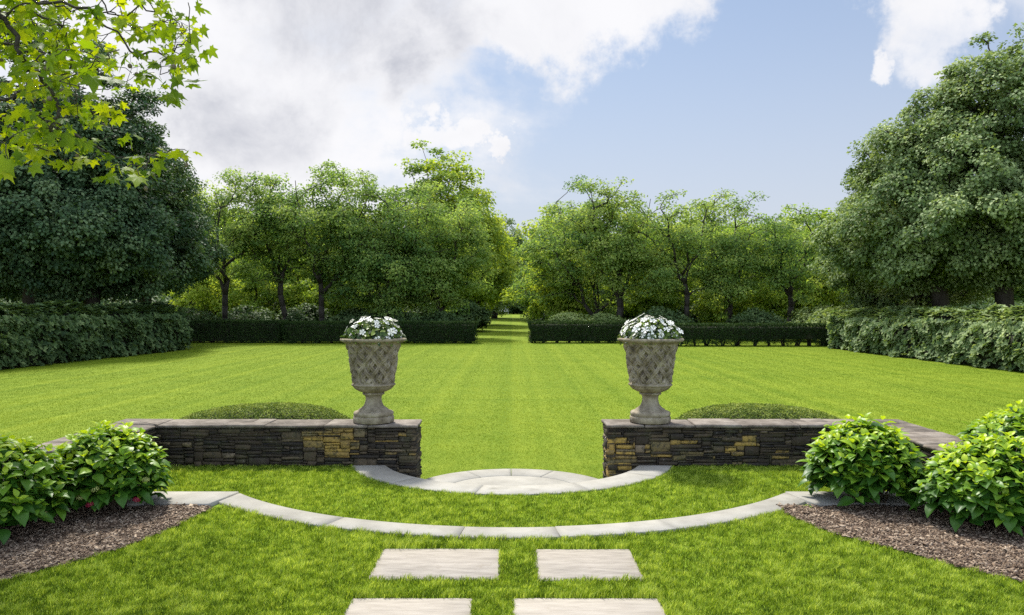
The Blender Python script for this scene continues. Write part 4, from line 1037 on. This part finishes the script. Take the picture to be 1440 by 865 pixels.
# ------------------------------------------------------------------ hedges
def hedge(name, pts, w, h0, h1, label, group, mat, seed, size, dens, bulge, batter=0.0, leggy=0.0, nose=True, wav=0.0, legstep=0.7):
    """hedge along a polyline: leaf covered skin over an inner body of twigs"""
    rng = np.random.default_rng(seed)
    P = np.array(pts, float); seg = np.linalg.norm(np.diff(P, axis=0), axis=1); cum = np.concatenate([[0], np.cumsum(seg)]); Lh = cum[-1]
    o0 = P[0]; zg = LOW-0.06
    root = empty(name, (o0[0], o0[1], zg), label, 'hedge', group)
    def path(s):
        x = np.interp(s, cum, P[:, 0]); y = np.interp(s, cum, P[:, 1]); i = np.clip(np.searchsorted(cum, s, side='right')-1, 0, len(seg)-1)
        t = (P[i+1]-P[i])/seg[i][:, None]; return x, y, t
    per_h = h1
    def surf(s, v, k):
        """v 0..1 round the section: front bottom, top, back bottom"""
        x, y, t = path(np.clip(s, 0, Lh)); nx, ny = t[:, 1], -t[:, 0]
        hh = h0+(h1-h0)*(s/Lh)
        per = hh*2+w; q = v*per
        side = np.where(q < hh, 0, np.where(q < hh+w, 1, 2))
        u = np.where(side == 0, w/2, np.where(side == 1, w/2-(q-hh), -w/2)); z = np.where(side == 0, q, np.where(side == 1, hh, hh*2+w-q))
        nu = np.where(side == 0, 1.0, np.where(side == 1, 0.0, -1.0)); nz = np.where(side == 1, 1.0, 0.0)
        # rounded shoulders
        rr_ = min(0.25, w*0.3) if bulge else 0.05
        u = u*(1-batter*(1-z/hh)*0.6)
        if bulge:
            b = np.array([mnoise.noise((a_*0.55+seed, c_*0.8, d_*0.8)) for a_, c_, d_ in zip(s, u, z)])
            b2 = np.array([mnoise.noise((a_*1.7+seed, c_*1.9, d_*1.9+4)) for a_, c_, d_ in zip(s, u, z)])
            amp = bulge*(b*0.9+b2*0.7); u = u+nu*amp; z = z+nz*amp*0.6; 
            edge = np.clip((np.abs(u)-(w/2-0.55))/0.55, 0, 1)*np.clip((z-(hh-0.55))/0.55, 0, 1); u = u-np.sign(u)*edge*0.30; z = z-edge*0.30
        return np.stack([x-o0[0]+nx*u*k, y-o0[1]+ny*u*k, np.maximum(z*k+(1-k)*0.1, 0.0)], 1), np.stack([nx*nu, ny*nu, nz], 1), z, hh
    zmin = leggy
    # core body
    mb = MB(); ns = max(8, int(Lh/0.35)); S, V_ = np.meshgrid(np.linspace(0.12, Lh-0.12, ns), np.linspace(0, 1, 25), indexing='ij')
    Pp, _, zz, hh = surf(S.ravel(), V_.ravel(), 0.86)
    if leggy: Pp[:, 2] = np.maximum(Pp[:, 2], leggy*0.8)
    idx = np.arange(S.size).reshape(S.shape); F_ = np.stack([idx[:-1, :-1], idx[1:, :-1], idx[1:, 1:], idx[:-1, 1:]], -1).reshape(-1, 4)
    mb.add_np(Pp, F_, 0.3)
    mb.add([Pp[i] for i in idx[0]], [tuple(range(25))], 0.3); mb.add([Pp[i] for i in idx[-1]], [tuple(range(25))], 0.3)
    mb.build('inner_twigs', M['twig_core'], root)
    if leggy:
        rs = random.Random(seed); s = 0.15
        while s < Lh-0.1:
            x, y, t = path(np.array([s])); 
            st = MB()
            for q in range(3):
                b = np.array([x[0]-o0[0]+rs.uniform(-.1, .1), y[0]-o0[1]+rs.uniform(-.15, .15), 0]); e = b+np.array([rs.uniform(-.25, .25), rs.uniform(-.15, .15), leggy+0.25])
                tube(st, [b, (b+e)/2+np.array([rs.uniform(-.03, .03), 0, 0]), e], [0.045, 0.04, 0.03], 5)
            st.build('stem', M['bark'], root)
            s += rs.uniform(0.8, 1.2)*legstep
    area = Lh*(h0+h1+w); n = int(area*dens)
    s = rng.random(n)*Lh; v = rng.random(n)
    Ps, nr, zz, hh = surf(s, v, 1.0)
    # end caps
    ne = int(dens*w*(h0+h1)/2)
    caps = []
    for (se, sg) in ((0.0, -1), (Lh, 1)):
        x, y, t = path(np.array([se])); t = t[0]; u = rng.uniform(-w/2, w/2, ne); z = rng.random(ne)*(h0 if se == 0 else h1); u *= 1-batter*(1-z/h0)*0.6
        inset = batter*0.5*(1-z/h0)*w
        b = np.array([mnoise.noise((c_*1.5+seed, se, d_*1.5)) for c_, d_ in zip(u, z)])*bulge
        bb = -sg*(inset-b)+(-sg*0.5*np.clip(np.abs(u)/(w/2)-0.3, 0, 1)**2*(w*0.5) if bulge else 0)
        caps.append((np.stack([x[0]-o0[0]+t[1]*u+t[0]*bb, y[0]-o0[1]-t[0]*u+t[1]*bb, z], 1), np.tile(np.array([t[0]*sg, t[1]*sg, 0.0]), (ne, 1)), z))
    Ps = np.concatenate([Ps]+[c[0] for c in caps]); nr = np.concatenate([nr]+[c[1] for c in caps]); zz = np.concatenate([zz]+[c[2] for c in caps]); n = len(Ps)
    if leggy:
        lowcut = leggy*(0.05+2.2*np.array([max(0, mnoise.noise((a_*1.9+seed, b_*0.8, 0.5))+0.12) for a_, b_ in zip(Ps[:, 0]+o0[0], Ps[:, 1])]))
        k = zz > lowcut; Ps, nr, zz = Ps[k], nr[k], zz[k]; n = len(Ps)
    else:
        k = zz > 0.06; Ps, nr, zz = Ps[k], nr[k], zz[k]; n = len(Ps)
    if bulge:
        # rosettes: six leaves round each shoot tip
        m = 6; tip = np.repeat(Ps+nr*rng.uniform(-0.06, 0.05, (n, 1)), m, 0); ax = np.repeat(nr*0.8+np.array([0, 0, 0.65])+rng.normal(size=(n, 3))*0.35, m, 0)
        ax /= np.linalg.norm(ax, axis=1, keepdims=True); N_ = n*m
        rad = rng.normal(size=(N_, 3)); rad -= (rad*ax).sum(1, keepdims=True)*ax; rad /= np.linalg.norm(rad, axis=1, keepdims=True)+1e-9
        fw = rad+ax*0.25; nn = ax-rad*0.3
        br = np.repeat(np.clip(rng.normal(0.45, 0.24, n), 0, 1), m)
        vv, l, ss, a = stamp(TREE_V*np.array([.75, 1, 1]), TREE_F, tip, frames(nn, rng, fw), rng.uniform(0.8, 1.2, N_)*size, np.clip(br+rng.normal(0, .1, N_), 0, 1))
    else:
        nn = nr*0.6+rng.normal(size=(n, 3))*0.6; fw = nr*1.0+np.array([0, 0, 0.3])+rng.normal(size=(n, 3))*0.7
        topb = (nr[:, 2] > 0.5)*0.25  # highlight along the hedge top, put into the leaf colour
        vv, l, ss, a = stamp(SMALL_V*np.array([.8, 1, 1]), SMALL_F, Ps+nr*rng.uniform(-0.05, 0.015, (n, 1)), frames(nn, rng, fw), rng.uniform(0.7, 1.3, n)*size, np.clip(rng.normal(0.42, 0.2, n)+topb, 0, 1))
    link('foliage', np_mesh('foliage', vv, l, ss, M[mat], a), root)
    return root

hedge('leafy_hedge', [(-16.9, 14), (-16.7, 22), (-16.2, 29), (-15.6, 35.6)], 2.2, 1.88, 1.84, 'big dark leafy hedge along the left side of the lawn', 'leafy side hedges', 'shrub_leaf', 51, 0.155, 100, 0.46)
hedge('leafy_hedge', [(15.5, 36.4), (15.8, 30), (16.0, 22), (16.1, 14)], 2.2, 1.66, 1.82, 'big leafy hedge along the right side of the lawn, paler and lumpy', 'leafy side hedges', 'linden_leaf', 52, 0.155, 100, 0.46)
G_H = 'clipped dark hedges across the far end of the lawn'
hedge('clipped_hedge', [(at(400, 42.2), 42.2), (at(262, 42.2), 42.2)][::-1], 1.3, 1.13, 1.13, 'dark clipped hedge between the left leafy hedge and a slight step in its top', G_H, 'yew_leaf', 61, 0.075, 850, 0, 0.1, leggy=0.13)
hedge('clipped_hedge', [(at(401, 41.6), 41.6), (at(671, 41.6), 41.6)], 1.3, 1.10, 1.10, 'long dark clipped hedge behind the left urn, ending at the vista', G_H, 'yew_leaf', 62, 0.075, 850, 0, 0.55, leggy=0.12)
hedge('clipped_hedge', [(at(743, 42), 42), (at(908, 42), 42)], 1.3, 1.10, 1.08, 'dark clipped hedge starting at the vista and ending behind the right urn', G_H, 'yew_leaf', 63, 0.075, 850, 0, 0.55, leggy=0.12)
hedge('clipped_hedge', [(at(909, 38.8), 38.8), (at(1163, 38.8), 38.8)], 1.2, 1.06, 1.04, 'dark clipped hedge with gappy legs right of the right urn', G_H, 'yew_leaf', 64, 0.075, 850, 0, 0.1, leggy=0.42)

# ------------------------------------------------------------------ shrubs behind the clipped hedges
def shrub(px, Y, rx, h, mat, label, seed, group='rounded shrubs behind the clipped hedges'):
    return make_tree('shrub', at(px, Y), Y, label, group, rx, rx*0.9, 0.25, h, seed, mat, nclump=int(90*rx), nper=90, size=0.13, crad=0.42, trunk_h=0.4, trunk_r=0.06, shell=0.25, lump=0.12, minr=0.01, cat='shrub')
sA = shrub(800, 46, 1.5, 1.55, 'pale_shrub_leaf', 'pale rounded shrub right of the vista behind the clipped hedge', 301)
sB = shrub(620, 46, 1.4, 1.5, 'shrub_leaf', 'dark rounded shrub at the end of the left clipped hedge', 302)
for src, px, Y, sc, lb in [(sA, 850, 47, 0.95, 'pale shrub between two trunks right of the vista'), (sA, 1200, 40, 1.25, 'pale green shrub behind the start of the right leafy hedge'),
                       (sA, 1262, 41, 1.2, 'pale green shrub below the big trees of the right'), (sA, 1160, 43, 1.2, 'pale shrub beyond the last clipped hedge on the right'),
                       (sB, 560, 45.5, 1.0, 'dark shrub behind the long left clipped hedge'), (sB, 500, 46, 1.1, 'dark shrub behind the left urn flowers'), (sB, 350, 47.5, 1.2, 'dark shrub between the first two trunks on the left'),
                       (sB, 780, 58, 1.0, 'dark shrub at the right edge of the vista'), (sB, 1065, 45, 1.1, 'dark shrub between the last trunks of the right row'), (sB, 930, 45.5, 1.15, 'dark shrub above the right urn flowers'), (sB, 428, 48.5, 1.25, 'dark shrub behind the two close trunks on the left'),
                       (sB, 270, 45, 1.1, 'dark shrub at the corner of the left hedges'), (sB, 652, 60, 1.3, 'dark shrub at the left edge of the vista')]:
    x = at(px, Y); copy_tree(src, (x, Y, float(z_low(np.array(x), np.array(Y)))-0.03), px*0.37, sc, lb)
under = vis(360, 53.5, 322, 'light yellow green young tree growing behind the open row', 401, group='young trees glowing behind the row', rx=2.3, ry=2.1, z0=0.7, nclump=110, nper=80, size=0.17, crad=0.6, trunk_h=1.2, trunk_r=0.09, gap=0.1)
rr = random.Random(78)
for px in (292, 420, 475, 520, 775, 800, 900, 925, 1000, 1060, 1085, 1150, 1190, 1250):
    Y = rr.uniform(52, 55); x = at(px, Y)
    copy_tree(under, (x, Y, float(z_low(np.array(x), np.array(Y)))-0.05), rr.uniform(0, 6), rr.uniform(0.8, 1.15))
rr = random.Random(77)
for px in list(range(-40, 660, 62))+list(range(790, 1500, 62)):
    Y = rr.uniform(56, 60); x = at(px, Y)
    copy_tree(rr.choice((sB, sB, sB)), (x, Y, float(z_low(np.array(x), np.array(Y)))-0.03), rr.uniform(0, 6), rr.uniform(1.4, 1.9), 'undergrowth shrub in the wood beyond the row', 'undergrowth of the wood')
for px in (640, 664, 688, 722, 748, 772): 
    Y = rr.uniform(112, 118); x = at(px, Y)
    copy_tree(sB, (x, Y, float(z_low(np.array(x), np.array(Y)))-0.03), rr.uniform(0, 6), rr.uniform(1.6, 2.2), 'dark undergrowth at the far end of the vista', 'undergrowth at the end of the vista')

# bench at the far end of the vista
def bench():
    Y = 106.0; x = at(706.5, Y); zg = float(z_low(np.array(x), np.array(Y)))
    r = empty('garden_bench', (x, Y, zg), 'small white bench standing at the far end of the vista', 'bench')
    mb = MB()
    for k in range(4): box(mb, -.8, .8, -.25+k*.12, -.25+k*.12+.10, .42, .45)
    mb.build('seat', M['white_paint'], r)
    mb = MB(); box(mb, -.8, .8, .25, .29, .86, .95); box(mb, -.8, .8, .25, .29, .50, .56)
    for k in range(13): box(mb, -.76+k*.122, -.70+k*.122, .255, .285, .56, .86)
    mb.build('backrest', M['white_paint'], r)
    for sx in (-.78, .72):
        mb = MB(); box(mb, sx, sx+.06, -.25, -.19, 0, .62); box(mb, sx, sx+.06, -.25, .29, .62, .66); mb.build('armrest', M['white_paint'], r)
        for sy in (.23,):
            mb = MB(); box(mb, sx, sx+.06, sy, sy+.06, 0, .42); mb.build('leg', M['white_paint'], r)
bench()

# ------------------------------------------------------------------ plane tree whose branches hang into the top left
def plane_leaf():
    pts = []
    for ang, r in [(-90, .10), (-50, .42), (-28, .36), (-12, .62), (8, .44), (22, .50), (38, .86), (52, .55), (64, .52), (78, .74), (90, 1.05), (102, .74), (116, .52), (128, .55), (142, .86), (158, .50), (172, .44), (192, .62), (208, .36), (230, .42)]:
        a = radians(ang); x, y = r*cos(a)*0.92, r*sin(a)+0.12
        pts.append((x, y, -0.14*x*x*1.5-0.10*max(0, y)**2+0.05*sin(ang*0.35)))
    V = [(0, 0.12, 0.03)]+pts; n = len(pts)
    return np.array(V), [(0, i+1, (i+1) % n+1) for i in range(n)]
PL_V, PL_F = plane_leaf()
def plane_tree():
    rng = np.random.default_rng(5); r = random.Random(5)
    root = empty('plane_tree', (-8.2, 3.6, -0.1), 'plane tree whose sunlit lobed leaves hang into the top left corner', 'tree')
    o0 = np.array([-8.2, 3.6, -0.1])
    tips = []
    def bound(px):                       # lower edge of the hanging foliage, in photo pixels
        return np.interp(px, [-300, 0, 60, 110, 150, 200, 240, 270, 285], [260, 190, 215, 215, 200, 175, 165, 120, 40])
    N_ = 0
    while N_ < 1450:
        px = r.uniform(-330, 280); py = r.uniform(-260, 225)
        if py > bound(px): continue
        dens = 1.0
        if px > 120: dens = 0.62
        if px > 200: dens = 0.5
        if 120 < px < 170 and 20 < py < 60: dens = 0.15
        if py > 90 and px > 90: dens *= 0.55
        if py > 60 and px < 60: dens *= 0.6
        if px > 190 and 110 < py < 170: dens *= 0.0
        if px > 150 and 150 < py < 175: dens *= 0.3
        if r.random() > dens: continue
        Y = r.uniform(4.8, 9.0); tips.append((at(px, Y), Y, EYE+(430-py)*Y/F)); N_ += 1
    for (px, py, Y) in [(262, 212, 5.6), (240, 210, 5.7), (205, 238, 5.5), (190, 225, 5.7), (165, 222, 5.6), (178, 235, 5.4), (8, 215, 4.6), (2, 240, 4.5), (14, 228, 4.6), (100, 232, 5.4), (130, 222, 5.5), (215, 218, 5.6), (150, 240, 5.3), (85, 222, 5.3), (228, 222, 5.7), (196, 248, 5.3), (40, 205, 5.1), (170, 190, 5.8), (6, 200, 4.8), (120, 200, 5.6), (145, 212, 5.6), (245, 112, 5.0), (268, 62, 5.0), (262, 40, 5.2), (240, 125, 5.0), (225, 105, 5.2), (168, 70, 4.0), (128, 95, 4.0), (90, 165, 4.9), (110, 165, 4.9), (70, 180, 5.0), (215, 40, 5.4), (250, 25, 5.5), (230, 78, 5.3)]:
        tips.append((at(px, Y), Y, EYE+(430-py)*Y/F))
    for _ in range(400):                  # the rest of the crown, out of frame
        d = rng.normal(size=3); d /= np.linalg.norm(d); q = rng.random()**.4
        p = np.array([-8.2, 4.0, 7.2])+d*q*np.array([3.8, 4.2, 3.2])
        if p[0] > -p[1]*0.70: continue
        tips.append(tuple(p))
    tips = np.array(tips)-o0
    tr = [(0, 0, 0), (0.05, 0, 1.0), (0.1, 0.05, 2.0), (0.2, 0.1, 3.1), (0.4, 0.2, 4.2), (0.6, 0.3, 5.4), (0.7, .4, 6.8), (0.8, .4, 8.2)]
    nodes, par = prim_skeleton(tr, tips, 0.22, rng, nsub=3, wig=0.16)
    mb = MB(); skeleton_mesh(mb, nodes, par, len(tr), 0.0024, 0.24, exp=2.15)
    mb.build('trunk', M['bark'], root)
    pos = []; nn = []; fw = []; sc = []; at_ = []
    for t in tips:
        k = r.randint(4, 6)
        b = r.uniform(0.1, 0.85)
        for _ in range(k):
            d = rng.normal(size=3); d /= np.linalg.norm(d); d[2] = -abs(d[2])*0.6+0.1
            pos.append(t+d*r.uniform(0.03, 0.13)); fw.append(d+np.array([0, 0, -0.5])); nn.append(np.array([0, -0.2, 0.7])+rng.normal(size=3)*0.75)
            sc.append(r.uniform(0.032, 0.085) if r.random() < .93 else r.uniform(.09, .125)); at_.append(min(1, max(0, b+r.uniform(-.2, .2))))
    v, l, s, a = stamp(PL_V, PL_F, np.array(pos), frames(np.array(nn), rng, np.array(fw)), np.array(sc), np.array(at_))
    link('crown', np_mesh('crown', v, l, s, M['plane_leaf'], a), root)
    # seed balls on thin stalks
    vis_t = [t for t in tips if -0.66 < (t[0]+o0[0])/(t[1]+o0[1]) < -0.40 and (t[2]+o0[2]-EYE)/(t[1]+o0[1]) < 0.34]
    r.shuffle(vis_t)
    me = None
    for t in vis_t[:26]:
        mb = MB(); drop = r.uniform(0.07, 0.13); tube(mb, [(0, 0, drop+.012), (0.004, 0, drop/2), (0, 0, 0.01)], [0.0012, 0.001, 0.001], 4, 0.2)
        for i in range(7):
            pass
        U = []
        n1, n2 = 8, 6; R_ = 0.0155
        P = [(R_*sin(pi*j/n2)*cos(2*pi*i/n1), R_*sin(pi*j/n2)*sin(2*pi*i/n1), R_*cos(pi*j/n2)) for j in range(n2+1) for i in range(n1)]
        mb.add(P, [(j*n1+i, j*n1+(i+1) % n1, (j+1)*n1+(i+1) % n1, (j+1)*n1+i) for j in range(n2) for i in range(n1)], 0.4)
        if me is None: me = mb.mesh('seed_ball', M['twig'])
        o = link('seed_ball', me, root); o.location = (t[0], t[1], t[2]-drop-0.02)
plane_tree()
